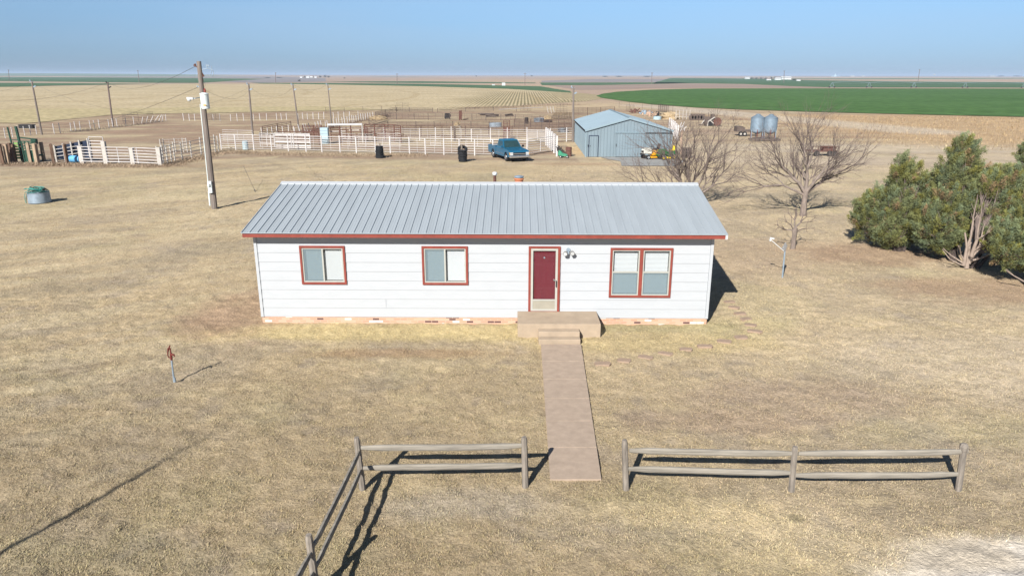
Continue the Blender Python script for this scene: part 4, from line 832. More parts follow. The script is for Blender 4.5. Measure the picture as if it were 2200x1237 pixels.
# green squeeze chute
q=G(56,349); o=thing('squeeze_chute',q,'dark green steel squeeze chute with two tall uprights among timber posts','squeeze chute'); X=Matrix.Translation(q)
for dx,hh,w_ in ((-1.05,3.0,.10),(-.33,3.05,.16)): b=MB(X); b.beam((dx,.3,0),(dx-.18,.3,hh),w_,w_,up=(0,1,0)); b.build('upright','green_dark',o)
b=MB(X); b.box(-.15,1.05,.1,.9,.5,.62); b.box(-.15,1.05,.05,.12,.02,.95)
for x in (-.15,.15,.45,.75,1.0): b.box(x,x+.08,0,.06,0,1.75)
for z in (.95,1.15,1.35,1.6,1.75): b.box(-.15,1.08,.01,.07,z,z+.09)
b.beam((-.3,.3,2.1),(1.1,.3,1.95),.1,.1); b.box(.62,1.05,.2,.5,1.55,2.0); b.build('frame','green_dark',o)
b=MB(X); 
for z in (.3,.55,.8,1.05,1.3,1.55): b.box(-.72,-.36,-.02,.02,z,z+.15)
b.build('tailgate_bars','green_lime',o)
b=MB(X); b.beam((-1.1,.3,1.9),(-.35,.3,1.9),.06,.06); b.beam((-.35,.0,0),(-.35,.0,1.75),.08,.1,up=(0,1,0)); b.beam((-.75,.0,0),(-.75,.0,1.75),.06,.06,up=(0,1,0)); b.build('cross_bar','green_dark',o)
# blue panels
a,c=G(124,348),G(199,346); o=thing('blue_panel_fence',a,'navy blue sheeted chute sides with white pipe ends behind the left gate','panel fence'); b=MB()
b.add([a+Vector((0,0,.25)),c+Vector((0,.1,.25)),c+Vector((0,.1,1.85)),a+Vector((0,0,1.35)),a+Vector((0,.06,.25)),c+Vector((0,.16,.25)),c+Vector((0,.16,1.85)),a+Vector((0,.06,1.35))],[(0,1,2,3),(5,4,7,6),(0,3,7,4),(1,5,6,2),(3,2,6,7),(0,4,5,1)]); b.build('sheet','navy',o)
for t_ in (0,.25,.48,.72,.97): 
    pq=a.lerp(c,t_); b=MB(); b.tube([pq+Vector((0,-.1,0)),pq+Vector((0,-.1,1.45+.55*t_))],.075,8); b.build('post','white_worn',o)
b=MB()
for z in (.5,.8,1.1): b.tube([a+Vector((.1,-.12,z)),c+Vector((-.5,-.3,z+.3))],.035,6)
b.build('rails','white_worn',o)
q=G(160,349); b=MB(Matrix.Translation(q+Vector((0,0,.3)))@Matrix.Rotation(R(90),4,'Y')); b.lathe(0,0,[(.28,-.55),(.30,-.53),(.30,-.2),(.285,-.18),(.30,-.16),(.30,.16),(.285,.18),(.30,.2),(.30,.53),(.28,.55)],20); o=b.build('barrel','sky_blue'); tag(o,'bright blue plastic barrel lying behind the left gate','barrel')
q=G(528,322); b=MB(Matrix.Translation(q)); b.lathe(0,0,[(.27,0),(.29,.05),(.28,.45),(.30,.48),(.28,.52),(.28,.85),(.24,.9)],16); o=b.build('barrel','light_blue'); tag(o,'pale blue upright barrel behind the left end of the white corral','barrel')
q=G(59,276); b=MB(Matrix.Translation(q)); b.box(-1.0,1.0,-.35,.35,.0,.5); b.box(-1.05,1.05,-.4,.4,.46,.54); o=b.build('feed_trough','dark',bevel=.05); tag(o,'long black feed trough beyond the left line posts','trough')
# ================================================================ tyres
def tyre(loc,ro,wd,label,tilt=(0,0),ri=.55,m='rubber',group=None,z=0):
    X=Matrix.Translation(Vector(loc)+Vector((0,0,z)))@Matrix.Rotation(tilt[0],4,'X')@Matrix.Rotation(tilt[1],4,'Y')
    b=MB(X); r1=ro*ri; n=26; pr=[(r1,wd*.18),(r1*1.1,0),(ro*.88,.005),(ro*.97,wd*.1),(ro,wd*.25),(ro*.985,wd*.33),(ro,wd*.41),(ro*.985,wd*.5),(ro,wd*.59),(ro*.985,wd*.67),(ro,wd*.75),(ro*.97,wd*.9),(ro*.88,wd),(r1*1.1,wd),(r1,wd*.82),(r1,wd*.18)]
    b.lathe(0,0,pr,n,caps=False); o=b.build('tyre',m,smooth=False,loc=loc); tag(o,label,'tyre',group)
    b=MB(X)
    for k in range(22): a=2*PI*k/22; b.beam((ro*.995*math.cos(a),ro*.995*math.sin(a),wd*.06),(ro*.995*math.cos(a+.1),ro*.995*math.sin(a+.1),wd*.45),.03,.035); b.beam((ro*.995*math.cos(a+.1),ro*.995*math.sin(a+.1),wd*.55),(ro*.995*math.cos(a),ro*.995*math.sin(a),wd*.94),.03,.035)
    b.build('tread',m,o); return o
p=G(816.5,339.5); z=0
for k,(ro,wd,nm) in enumerate([(.40,.26,'bottom, widest tyre'),(.36,.22,'second tyre from the ground'),(.37,.20,'middle tyre'),(.35,.20,'second tyre from the top'),(.33,.20,'topmost tyre')]):
    tyre(p+Vector((random.uniform(-.03,.03),0,0)),ro,wd,f'{nm} of the left tyre stack by the corral',z=z,tilt=(random.uniform(-.03,.03),random.uniform(-.04,.04)),group='tyres stacked in the left pile'); z+=wd+.005
b=MB(); b.tube([p-Vector((0,0,.1)),p+Vector((0.03,0,1.35))],.07,8); o=b.build('post','post_wood'); tag(o,'grey wooden post poking out of the left tyre stack','post')
p=G(993.5,347.5); z=0
for k,(ro,wd,nm) in enumerate([(.36,.22,'bottom tyre'),(.38,.20,'second tyre from the ground'),(.39,.22,'third tyre from the ground'),(.41,.22,'fourth tyre from the ground')]):
    tyre(p+Vector((random.uniform(-.02,.05),0,0)),ro,wd,f'{nm} of the right tyre stack by the truck',z=z,tilt=(random.uniform(-.05,.03),random.uniform(-.05,.05)),group='tyres stacked in the right pile'); z+=wd+.004
tyre(p+Vector((.02,.02,0)),.43,.24,'topmost tilted tyre of the right tyre stack by the truck',z=z+.12,tilt=(.55,.1),group='tyres stacked in the right pile')
b=MB(); b.tube([p-Vector((0,.0,.1)),p+Vector((-.02,-.12,1.0)),p+Vector((-.03,-.2,1.52))],.085,8); o=b.build('post','post_wood'); tag(o,'pale wooden post through the right tyre stack','post')
q=G(1178,263); tyre(q,.65,.35,'black tractor tyre lying beside the galvanized tank in the pens',m='rubber')
# ================================================================ pens' clutter
def tank(px,r_,h,label,m='steel_galv',sx=1.0):
    q=G(*px); b=MB(Matrix.Translation(q)@Matrix.Diagonal((sx,1,1,1))); b.lathe(0,0,[(r_,0),(r_*1.0,h*.3),(r_*1.02,h*.33),(r_,h*.36),(r_,h*.66),(r_*1.02,h*.69),(r_,h*.72),(r_,h),(r_*1.03,h+.02),(r_*.97,h+.02),(r_*.96,h*.3)],24,caps=True); o=b.build('water_tank',m); tag(o,label,'water tank')
tank((1158,262),.85,.6,'round galvanized water tank beside the tractor tyre in the pens')
tank((1064,273),.5,.6,'long galvanized water trough left of the rusty tall gate',sx=1.9); tank((1209,284),.4,.55,'small galvanized trough left of the pole by the shed',sx=1.7)
tank((1412,257),.7,.5,'pale round tub among the scrap beyond the shed',m='light_blue')
q=G(1131,266); b=MB(Matrix.Translation(q)); b.lathe(0,0,[(.3,0),(.33,.3),(.3,.62),(.33,.65),(.3,.68),(.3,.95)],16); o=b.build('barrel','dark'); tag(o,'black barrel on its end in the middle pen','barrel')
q=G(1221.5,336); b=MB(Matrix.Translation(q)); b.lathe(0,0,[(.285,0),(.295,.03),(.285,.06),(.285,.27),(.295,.29),(.285,.31),(.285,.56),(.295,.58),(.285,.6),(.285,.83),(.295,.86),(.26,.86),(.26,.7)],20,caps=True); o=b.build('barrel','rust'); tag(o,'rusty brown oil drum by the shed corner','barrel')
a,c=G(1082,299),G(1095,299); o=thing('tall_gate',a,'rusty tall narrow gate panel standing in the pens','gate panel'); b=MB(); b.tube([a,a+Vector((0,0,2.2)),c+Vector((0,0,2.2)),c],.045,6)
for k in range(1,6): q=a.lerp(c,k/6); b.tube([q+Vector((0,0,.1)),q+Vector((0,0,2.2))],.018,5)
for z in (.1,.35,.6,.9,1.4,1.8): b.tube([a+Vector((0,0,z)),c+Vector((0,0,z))],.03,5)
b.build('bars','rust',o); b=MB(); b.box(a.x,c.x,a.y-.01,a.y+.02,.9,1.35); b.build('plate','rust',o)
a,c=G(977,304),G(989,303); o=thing('chute_gate',a,'dark framed chute gate right behind the second white fence','gate panel'); b=MB(); b.beam(a,a+Vector((0,0,1.75)),.22,.1,up=(0,1,0)); b.build('side_plate','grey_pipe',o); b=MB(); b.tube([a,a+Vector((0,0,1.75)),c+Vector((0,0,1.75)),c],.03,6)
for z in (.4,.65,.9,1.15,1.4,1.65): b.tube([a+Vector((0,0,z)),c+Vector((0,0,z))],.02,5)
b.build('bars','white_worn',o)
for (px,w_,h,lab,m) in (((962,256),.55,1.0,'dark feed box on legs in the rear pen','dark'),((989.5,258.5),.28,1.55,'upright dark post block in the rear pen','rust')):
    q=G(*px); b=MB(Matrix.Translation(q)@Matrix.Rotation(.3,4,'Z')); b.prism([(-w_,.15),(w_*.7,.15),(w_,h*.7),(w_*.5,h),(-w_*.8,h)],'y',-w_*.5,w_*.5)
    for x in (-w_*.8,w_*.5): b.box(x,x+.08,-.2,.2,-.05,.16)
    b.beam((w_*.4,0,h*.5),(w_*.9,0,h*1.1),.06,.06); o=b.build('feed_box',m); tag(o,lab,'feeder')
q=G(1000,258); b=MB(Matrix.Translation(q)); b.tube([(-.35,0,.1),(.5,.1,.25)],[.1,.07],8); o=b.build('log','tie_wood'); tag(o,'short dark log lying in the rear pen','log')
for (x0,y0,x1,y1,lab,w_) in ((1027,248,1073,251,'long dark pole stack in the rear pen',.35),(1042,252,1072,252,'shorter dark timber pile in front of the long stack',.35),(1084,251,1103,250,'dark dead branch pile in the rear pen',.3)):
    a,c=G(x0,y0),G(x1,y1); b=MB(); r=random.Random(x0)
    for k in range(7): b.tube([a.lerp(c,r.uniform(0,.2))+Vector((0,r.uniform(-w_,w_),.1+r.uniform(0,.35))),a.lerp(c,r.uniform(.7,1))+Vector((0,r.uniform(-w_,w_),.1+r.uniform(0,.4)))],.09,6)
    o=b.build('timber_pile','grey_pipe'); tag(o,lab,'timber pile')
def hayblob(px,rx,ry,rz,label,m='straw',seed=1,name='straw_pile'):
    q=G(*px); r=np.random.default_rng(seed); n=24; k=12; vs=[];fs=[]
    for j in range(k+1):
        for i in range(n):
            th=2*PI*i/n; ph=PI/2*j/k; rr=1+.22*(float(vn(np.array(i*.6+seed),np.array(j*.7),seed))-.5)*2; vs.append((rx*rr*math.cos(ph)*math.cos(th),ry*rr*math.cos(ph)*math.sin(th),rz*rr*math.sin(ph)))
    for j in range(k):
        for i in range(n): fs.append((j*n+i,j*n+(i+1)%n,(j+1)*n+(i+1)%n,(j+1)*n+i))
    b=MB(Matrix.Translation(q)); b.add(vs,fs); 
    for t_ in range(160): th=r.uniform(0,6.28); ph=r.uniform(0,1.4); p0=Vector((rx*math.cos(ph)*math.cos(th),ry*math.cos(ph)*math.sin(th),rz*math.sin(ph)))*.95; b.beam(p0,p0*1.08+Vector((r.uniform(-.15,.15),r.uniform(-.15,.15),.08)),.03,.02)
    o=b.build(name,m); tag(o,label,'straw pile')
hayblob((812,257),1.6,1.0,.6,'flat straw pile in the rear left pen corner'); hayblob((982,273),.45,.4,.65,'small round straw bale in the middle pen',seed=3,name='round_bale'); hayblob((1177,258),.8,.7,.7,'straw heap beyond the tractor tyre',seed=4)
hayblob((1440,256),2.0,1.5,1.1,'tan brush and straw heap beyond the shed roof',seed=5); 
# pallet stack + cage
a=G(1186,256); o=thing('pallet_stack',a,'brown wooden pallets and crates stacked beyond the tank','pallet stack'); b=MB(Matrix.Translation(a)); r=random.Random(4)
for i in range(4):
    for j in range(6): x=.15+i*.85; z=.05+j*.2; b.box(x,x+.75,r.uniform(-.1,.1),1.0,z,z+.04); b.box(x+.05,x+.13,0,1,z+.05,z+.15); b.box(x+.35,x+.43,0,1,z+.05,z+.15); b.box(x+.62,x+.70,0,1,z+.05,z+.15)
b.build('pallets','pallet',o)
gate((1196,247),(1218,246.5),2.1,'dark cage frame standing behind the pallet stack',m='grey_pipe',nr=7,stays=2)
gate((1118,240),(1141,240),1.6,'dark cattle feeder panels at the stubble edge',m='grey_pipe',nr=6,stays=2)
b=MB(); b.tube([G(1072,243)+Vector((0,0,.7)),G(1120,241)+Vector((0,0,.75)),G(1166,239)+Vector((0,0,.8))],.05,6); o=b.build('white_pipe','pipe_white',loc=G(1120,241)); tag(o,'long white pipe lying along the rear of the pens','pipe')
b=MB(); 
for x in (1178,1185,1191): q=G(x,243); b.tube([q,q+Vector((-.3,0,1.3))],.06,6)
b.tube([G(1178,243)+Vector((-.2,0,.9)),G(1191,243)+Vector((-.2,0,.9))],.03,5); o=b.build('leaning_posts','white_worn'); tag(o,'three leaning white posts left of the pallet stack','posts')
# ================================================================ SHED
A=G(1258,337.5); Bk=G(1237.6,304); Cc=Vector((14.87,A.y-.15,0)); EZs=2.5; PK=3.58
dF=(Cc-A); wF=dF.length; dF.normalize(); dB=Vector((-dF.y,dF.x,0)); LEN=16.2
SM=Matrix.Translation(A)@Matrix.Rotation(math.atan2(dF.y,dF.x),4,'Z')
shed=thing('metal_shed',A,'pale blue ribbed metal shed with a low gable roof','shed')
def ribwall(b,x0,x1,ztop,y,out,step=.30,zb=.02,axis='x'):
    """flat sheet with raised ribs; out = -1/+1 direction of ribs"""
    n=max(1,int(round((x1-x0)/step))); 
    for k in range(n):
        u=x0+(x1-x0)*k/n; v=x0+(x1-x0)*(k+1)/n; cs=[(u,0),(u+.06,0),(u+.085,.032),(u+.135,.032),(u+.16,0),(v,0)]
        for (p,e),(q,f) in zip(cs,cs[1:]):
            if axis=='x': b.add([(p,y+out*e,zb),(q,y+out*f,zb),(q,y+out*f,ztop(q)),(p,y+out*e,ztop(p))],[(0,1,2,3)])
            else: b.add([(y+out*e,p,zb),(y+out*f,q,zb),(y+out*f,q,ztop(q)),(y+out*e,p,ztop(p))],[(0,1,2,3)])
def gz(x): return EZs+(PK-EZs)*(1-abs(x-wF/2)/(wF/2))-.03
b=MB(SM); m_xs=[0,.12]; ribwall(b,0,wF/2,gz,0,-1); ribwall(b,wF/2,wF,gz,0,-1); ribwall(b,0,LEN,lambda t:EZs-.02,0,-1,axis='y'); ribwall(b,0,LEN,lambda t:EZs-.02,wF,1,axis='y'); ribwall(b,0,wF/2,gz,LEN,1); ribwall(b,wF/2,wF,gz,LEN,1)
b.build('wall','shed_blue',shed)
b=MB(SM)
for s in (0,1):
    def xx(x): return x if s==0 else wF-x
    n=46
    for k in range(n):
        y0=-.12+(LEN+.24)*k/n; y1=-.12+(LEN+.24)*(k+1)/n
        for (p,e,q,f) in ((y0,.03,y0+.05,.03),(y0+.05,.03,y0+.08,0),(y0+.08,0,y1-.03,0),(y1-.03,0,y1,.03)):
            b.add([(xx(-.12),p,EZs-.03+e),(xx(-.12),q,EZs-.03+f),(xx(wF/2),q,PK+f),(xx(wF/2),p,PK+e)],[(0,1,2,3)])
b.build('roof','shed_roof',shed)
b=MB(SM)
for s in (0,1):
    def xx(x): return x if s==0 else wF-x
    b.prism([(xx(-.13),EZs-.16),(xx(-.13),EZs-.0),(xx(wF/2),PK+.045),(xx(wF/2),PK-.10)],'y',-.15,-.125)
b.beam((wF/2,-.1,PK+.03),(wF/2,LEN+.1,PK+.03),.22,.05); b.box(-.055,.035,-.05,-.034,0,EZs-.05); b.box(wF-.035,wF+.055,-.05,-.034,0,EZs-.05); b.build('trim','shed_trim',shed)
b=MB(SM); b.box(-.13,-.10,-.1,LEN+.1,EZs-.14,EZs-.045); b.build('gutter','dark',shed)
b=MB(SM); b.box(-.045,-.035,9.8,9.9,0,EZs-.2);  b.build('side_seam','shed_trim',shed)
# walk door
b=MB(SM); ribwall(b,.32,1.1,lambda x:1.93,-.045,-1,step=.26,zb=.03); d_=b.build('walk_door','shed_blue',shed)
b=MB(SM); b.box(.24,.30,-.085,-.034,0,2.0); b.box(1.12,1.16,-.085,-.034,0,2.0); b.box(.301,1.119,-.085,-.034,1.95,2.0); b.build('frame','navy',d_)
b=MB(SM); b.box(.18,.23,-.12,-.05,.95,1.15); b.box(.36,.42,-.12,-.08,1.0,1.06); b.build('handle','dark',d_)
# sliding doors
x0=wF*.345; xm=wF*.69
for k,(u,v,yy_) in enumerate(((x0,xm,-.12),(xm+.02,wF-.12,-.07))):
    b=MB(SM); ribwall(b,u,v,lambda x:2.20,yy_,-1,step=.24,zb=.05); b.box(u,u+.03,yy_-.035,yy_-.0,.05,2.2); b.box(v-.03,v,yy_-.035,yy_,.05,2.2); sd_=b.build('sliding_door','shed_blue',shed)
    if k==0: b=MB(SM); b.box(u+.04,u+.08,yy_-.08,yy_-.035,1.0,1.25); b.build('handle','dark',sd_)
b=MB(SM); b.box(x0-.05,xm,-.2,-.03,2.24,2.31); b.build('door_track','shed_trim',shed); b=MB(SM); b.box(xm,wF+.02,-.2,-.03,2.24,2.27); b.build('door_track','dark',shed)
# posts and clutter right of the shed
for k,(x,y) in enumerate(((1420,271),(1426,273),(1433,275),(1438,277),(1443,280),(1449,284))):
    pass
rowp=[(1437,283),(1441,286),(1444.5,289),(1448,293),(1451,298),(1455,303)]
railfence('white_post_row',rowp,1.75,'row of white posts beside the right wall of the blue shed',nr=2,pr=.09,rr_=.02,square=True)
a=G(1462,331); o=thing('cedar_post',a,'tall peeled cedar post right of the shed, tangled with white pipe','post'); b=MB(); r=random.Random(2); b.tube([a-Vector((0,0,.1)),a+Vector((.05,0,.7)),a+Vector((-.05,0,1.4)),a+Vector((.03,0,2.3))],[.11,.12,.09,.07],8); b.build('trunk','cedar',o); b=MB()
for k in range(9): p0=a+Vector((r.uniform(-.5,.3),.2,1.7+r.uniform(0,.9))); b.tube([p0,p0+Vector((r.uniform(-.5,.7),0,r.uniform(-.1,1.0)))],.035,5)
b.build('pipes','pipe_white',o)
q=G(1474,339); o=thing('wire_crate',q,'dark wire cage box behind the yellow seated mower','crate'); b=MB(Matrix.Translation(q))
for z in (.1,.35,.6,.85): b.box(-.38,.38,-.35,-.31,z,z+.05); b.box(-.38,.38,.31,.35,z,z+.05)
for x in (-.38,-.2,0,.2,.34): b.box(x,x+.05,-.36,.36,0,.9)
b.build('bars','grey_pipe',o); b=MB(Matrix.Translation(q)); b.lathe(0,0,[(.25,.08),(.3,.45),(.22,.8)],10); b.build('contents','dark',o)
# scrap beyond the shed
for k,(px,sz,m,lab) in enumerate((((1366,243),.9,'rust','rusty drum and white sack scrap heap beyond the shed'),((1392,250),1.2,'cedar','orange brown scrap timber heap behind the shed roof'),((1386,246),1.0,'steel_galv','grey metal scrap heap behind the shed roof'),((1408,249),1.3,'dark','dark scrap heap left of the brush pile'))):
    q=G(*px); r=random.Random(k+50); b=MB(Matrix.Translation(q))
    for j in range(16): p0=Vector((r.uniform(-sz,sz),r.uniform(-.5,.5),r.uniform(.05,.4))); b.beam(p0,p0+Vector((r.uniform(-.8,.8),r.uniform(-.3,.3),r.uniform(0,.6))),r.uniform(.06,.25),r.uniform(.04,.2))
    b.lathe(r.uniform(-.4,.4),0,[(.28,0),(.3,.5),(.28,.8)],12); o=b.build('scrap_heap',m); tag(o,lab,'scrap heap')
gate((1414,240),(1436,243),1.5,'grey slatted panel leaning at the track beyond the shed',m='grey_pipe',nr=9,stays=4,rr_=.03)
# flatbed/hay implement
a=G(1452,258); o=thing('farm_rake',a,'white and grey wheeled hay rake beyond the shed','farm implement'); b=MB(Matrix.Translation(a))
for z in (.5,.8,1.1): b.beam((-.2,0,z),(2.4,.3,z),.06,.07)
for x in (0,.6,1.2,1.8,2.4): b.beam((x,0,.1),(x-.05,0,1.7),.07,.07,up=(0,1,0))
b.build('frame','white_worn',o); b=MB(Matrix.Translation(a)); 
for x in (2.6,3.1,3.6,4.1,4.6): b.tube([(x,-.1,.45),(x,.1,.45)],[.42,.42],12)
b.beam((2.4,0,.95),(5.0,.2,.9),.3,.16); b.build('disc','grey_pipe',o)
a=G(1520,271); o=thing('old_tractor',a,'derelict rusty farm machine with white frame arms beyond the shed','farm implement'); X=Matrix.Translation(a)
b=MB(X); b.beam((-1.3,0,.2),(.6,.1,.35),.25,.15); b.beam((-.5,0,.3),(1.0,.3,1.1),.7,.5); b.box(.5,1.0,0,.6,1.0,1.75); b.box(-.6,.4,.1,.6,.7,1.35); b.beam((.1,.3,1.3),(.1,.3,2.0),.06,.06,up=(0,1,0)); b.build('body','grey_pipe',o)
b=MB(X); b.tube([(-.1,-.3,.0),(.0,-.3,.7),(.9,-.3,1.3)],.08,6); b.tube([(.2,-.35,.9),(.8,-.35,.4)],.07,6); b.tube([(-1.0,-.2,.3),(-.6,-.2,.9)],.06,6); b.build('arm','white_worn',o)
b=MB(X@Matrix.Translation((1.45,.1,.62))@Matrix.Rotation(R(90),4,'X')@Matrix.Rotation(0,4,'Y')); b.lathe(0,0,[(.3,-.15),(.6,-.2),(.64,-.1),(.64,.1),(.6,.2),(.3,.15)],20); b.build('wheel','rust',o)
b=MB(X@Matrix.Translation((.35,-.25,.4))@Matrix.Rotation(R(90),4,'X')); b.lathe(0,0,[(.15,-.1),(.38,-.12),(.4,0),(.38,.12),(.15,.1)],16); b.build('wheel','dark',o)
# ================================================================ bins
a=G(1634,302)
def bin_(dx,dy,label,seed):
    o=thing('grain_bin',a+Vector((dx,dy,0)),label,'grain bin','pair of galvanized grain bins'); X=Matrix.Translation(a+Vector((dx,dy,0))); b=MB(X); pr=[(.25,.75),(.76,1.15)]
    z=1.15
    while z<2.6: pr+=[(.76,z),(.78,z+.045),(.76,z+.09)]; z+=.09
    b.lathe(0,0,pr,26); b.build('shell','bin_steel',o,smooth=True)
    b=MB(X); b.lathe(0,0,[(.8,2.6),(.74,2.66),(.25,2.95),(.25,3.03),(.05,3.06)],26); b.build('roof','bin_steel',o)
    for k in range(6): t_=PI/3*k+.3; b=MB(X); b.beam((.72*math.cos(t_),.72*math.sin(t_),0),(.74*math.cos(t_),.74*math.sin(t_),1.3),.08,.08); b.build('leg','steel_galv' if k%2 else 'red_paint',o)
bin_(-.45,.3,'left of the two galvanized grain bins beyond the bare trees',1); bin_(.95,-.1,'right of the two galvanized grain bins beyond the bare trees',2)
b=MB(Matrix.Translation(a)); b.beam((-1.7,-.9,.25),(1.9,-1.1,.2),.5,.2); b.beam((-1.2,-.9,.4),(1.0,-1.2,.6),.1,.1); b.lathe(1.0,-1.2,[(.25,0),(.28,.3),(.2,.4)],10); b.lathe(-.8,-1.2,[(.3,0),(.33,.25),(.2,.35)],10)
o=b.build('scrap_heap','grey_pipe'); tag(o,'dark scrap lying at the foot of the grain bins','scrap heap')
a=G(1586,293); o=thing('flatbed_trailer',a,'dark flatbed trailer parked left of the grain bins','trailer'); X=Matrix.Translation(a)@Matrix.Rotation(.0,4,'Z'); b=MB(X); b.box(-.2,2.5,0,1.5,.55,.72); b.box(-.2,.8,0,.1,.72,1.1); b.beam((2.4,.7,.6),(3.1,.7,.4),.15,.12); b.box(-.2,.6,.1,1.4,.72,1.2); b.build('deck','grey_pipe',o)
for x in (.25,.75):
    b=MB(X@Matrix.Translation((x,-.08,.3))@Matrix.Rotation(R(90),4,'X')); b.lathe(0,0,[(.14,-.09),(.28,-.1),(.3,0),(.28,.1),(.14,.09)],14); wq=b.build('wheel','rubber',o); b=MB(X@Matrix.Translation((x,-.08,.3))@Matrix.Rotation(R(90),4,'X')); b.lathe(0,0,[(.135,-.04),(.13,.12),(.04,.13)],12); b.build('rim','white_worn',wq)
a=G(1742,336); o=thing('field_trailer',a,'low rusty trailer behind the large bare tree','trailer'); X=Matrix.Translation(a); b=MB(X); b.box(0,2.6,0,1.3,.42,.52); b.beam((-.6,.6,.5),(0,.6,.5),.1,.1)
for x in (.0,.6,1.2,1.9,2.55): b.box(x,x+.05,0,.05,.5,.95)
b.box(0,2.6,0,.05,.9,.95); b.box(1.2,2.4,.2,1.0,.52,.9); b.build('deck','rust',o)
for x in (.5,1.75,2.2):
    b=MB(X@Matrix.Translation((x,-.08,.27))@Matrix.Rotation(R(90),4,'X')); b.lathe(0,0,[(.12,-.09),(.26,-.1),(.27,0),(.26,.1),(.12,.09)],14); b.build('wheel','rubber_old',o)
# ================================================================ pickup truck
hd=R(-68); wc=G(1090,346.5); cs_,sn_=math.cos(hd),math.sin(hd); ox=wc.x-(1.72*cs_-(-.80)*sn_); oy=wc.y-(1.72*sn_+(-.80)*cs_)
tk=thing('pickup_truck',(ox,oy,0),'teal blue older pickup truck parked before the white corral fence','pickup truck')
X=Matrix.Translation((ox,oy,0))@Matrix.Rotation(hd,4,'Z')
def arch(cx,r,z0,n=9): return [(cx+r*math.cos(PI-PI*k/(n-1)) ,z0+r*math.sin(PI*k/(n-1))*1.0) for k in range(n)]
# cab + nose lower body, cross-sections narrower at the top
def sidebody(b,poly,yb,yt,zlo,zhi,y0=None):
    n=len(poly)
    def Y(z): t=max(0,min(1,(z-zlo)/(zhi-zlo))); return yb+(yt-yb)*t*t
    vs=[(x,-Y(z),z) for x,z in poly]+[(x,Y(z),z) for x,z in poly]
    b.add(vs,[tuple(range(n)),tuple(range(2*n-1,n-1,-1))]+[(i,n+i,n+(i+1)%n,(i+1)%n) for i in range(n)])
b=MB(X); nose=[(-.78,.42)]+[(-.78,1.10),(.98,1.12),(1.15,1.10),(2.3,1.0),(2.52,.95),(2.6,.86),(2.62,.52),(2.50,.42)]+[(p[0],p[1]) for p in reversed(arch(1.72,.42,.40))]+[(1.25,.38)]
sidebody(b,nose,.97,.93,.4,1.12); b.build('body','teal_paint',tk,bevel=.02)
b=MB(X)
bed=[(-2.78,.48),(-2.78,1.12),(-.80,1.12),(-.80,.40)]+[(-1.5+.43*math.cos(t),.42+.43*math.sin(t)) for t in [PI*k/8 for k in range(9)]]
for s in (-1,1):
    n=len(bed); y0_,y1_=s*.97,s*.87; vs=[(x,y0_,z) for x,z in bed]+[(x,y1_,z) for x,z in bed]; b.add(vs,[tuple(range(n)),tuple(range(2*n-1,n-1,-1))]+[(i,n+i,n+(i+1)%n,(i+1)%n) for i in range(n)])
b.box(-2.78,-2.72,-.87,.87,.5,1.12); b.box(-2.72,-.8,-.87,.87,.62,.68); b.box(-.86,-.80,-.87,.87,.5,1.12); b.build('bed','teal_paint',tk)
b=MB(X); lo=[(-.72,-.88),(1.02,-.88),(1.02,.88),(-.72,.88)]; hi=[(-.62,-.72),(.42,-.70),(.42,.70),(-.62,.72)]
vs=[(x,y,1.08) for x,y in lo]+[(x,y,1.74) for x,y in hi]; b.add(vs,[(0,1,5,4),(1,2,6,5),(2,3,7,6),(3,0,4,7)]); b.add([(x,y,1.74) for x,y in hi]+[(x*.92-.01,y*.9,1.79) for x,y in hi],[(4,5,6,7),(0,1,5,4),(1,2,6,5),(2,3,7,6),(3,0,4,7)])
cab=b.build('cab','teal_paint',tk)
def onp(a,b_,c,d,u0,u1,v0,v1,e): # inset quad on a face
    a,b_,c,d=[Vector(q) for q in (a,b_,c,d)]; nrm=(b_-a).cross(d-a).normalized()
    def f(u,v): return (a.lerp(b_,u)).lerp(d.lerp(c,u),v)+nrm*e
    return [f(u0,v0),f(u1,v0),f(u1,v1),f(u0,v1)]
P_=lambda x,y,z:(x,y,z)
L4=[(x,y,1.08) for x,y in lo]; H4=[(x,y,1.74) for x,y in hi]
b=MB(X); b.add(onp(L4[1],L4[2],H4[2],H4[1],.05,.95,.08,.92,.006),[(0,1,2,3)]); b.build('windshield','car_glass',cab)
for (a_,c_) in ((0,1),(2,3)):
    fa=(L4[a_],L4[c_],H4[c_],H4[a_])
    for u0,u1 in (((.06,.30),(.36,.9)) if a_==0 else ((.1,.64),(.70,.94))): b=MB(X); b.add(onp(*fa,u0,u1,.14,.88,.006),[(0,1,2,3)]); b.build('side_window','car_glass',cab)
b=MB(X); b.add(onp(L4[3],L4[0],H4[0],H4[3],.12,.88,.2,.85,.006),[(0,1,2,3)]); b.build('rear_window','car_glass',cab)
b=MB(X); b.box(2.61,2.635,-.58,.58,.60,.68); b.box(2.61,2.635,-.58,.58,.74,.83); b.build('grille','dark',tk)
b=MB(X); b.box(2.615,2.65,-.6,.6,.685,.735); b.box(2.615,2.65,-.9,.9,.545,.575); b.build('grille_bar','chrome',tk)
for s in (-1,1):
    for z0,z1 in ((.72,.84),(.60,.69)): b=MB(X); b.box(2.60,2.64,min(s*.62,s*.9),max(s*.62,s*.9),z0,z1); b.build('headlight','farm_white',tk)
    b=MB(X); b.box(2.45,2.62,min(s*.905,s*.955),max(s*.905,s*.955),.62,.83); b.build('marker_light','mower_orange',tk)
    b=MB(X); b.box(.86,1.0,min(s*.93,s*1.14),max(s*.93,s*1.14),1.12,1.30); b.build('mirror','dark' if s>0 else 'teal_paint',tk,bevel=.02)
    b=MB(X); b.box(-.72,1.2,s*.972-.006,s*.972+.006,.60,.625); b.box(-2.7,-2.0,s*.978-.006,s*.978+.006,.60,.625); b.build('side_strip','chrome',tk)
    b=MB(X); b.box(.3,.42,s*.952-.012,s*.952+.012,.93,.96); b.build('door_handle','dark',tk)
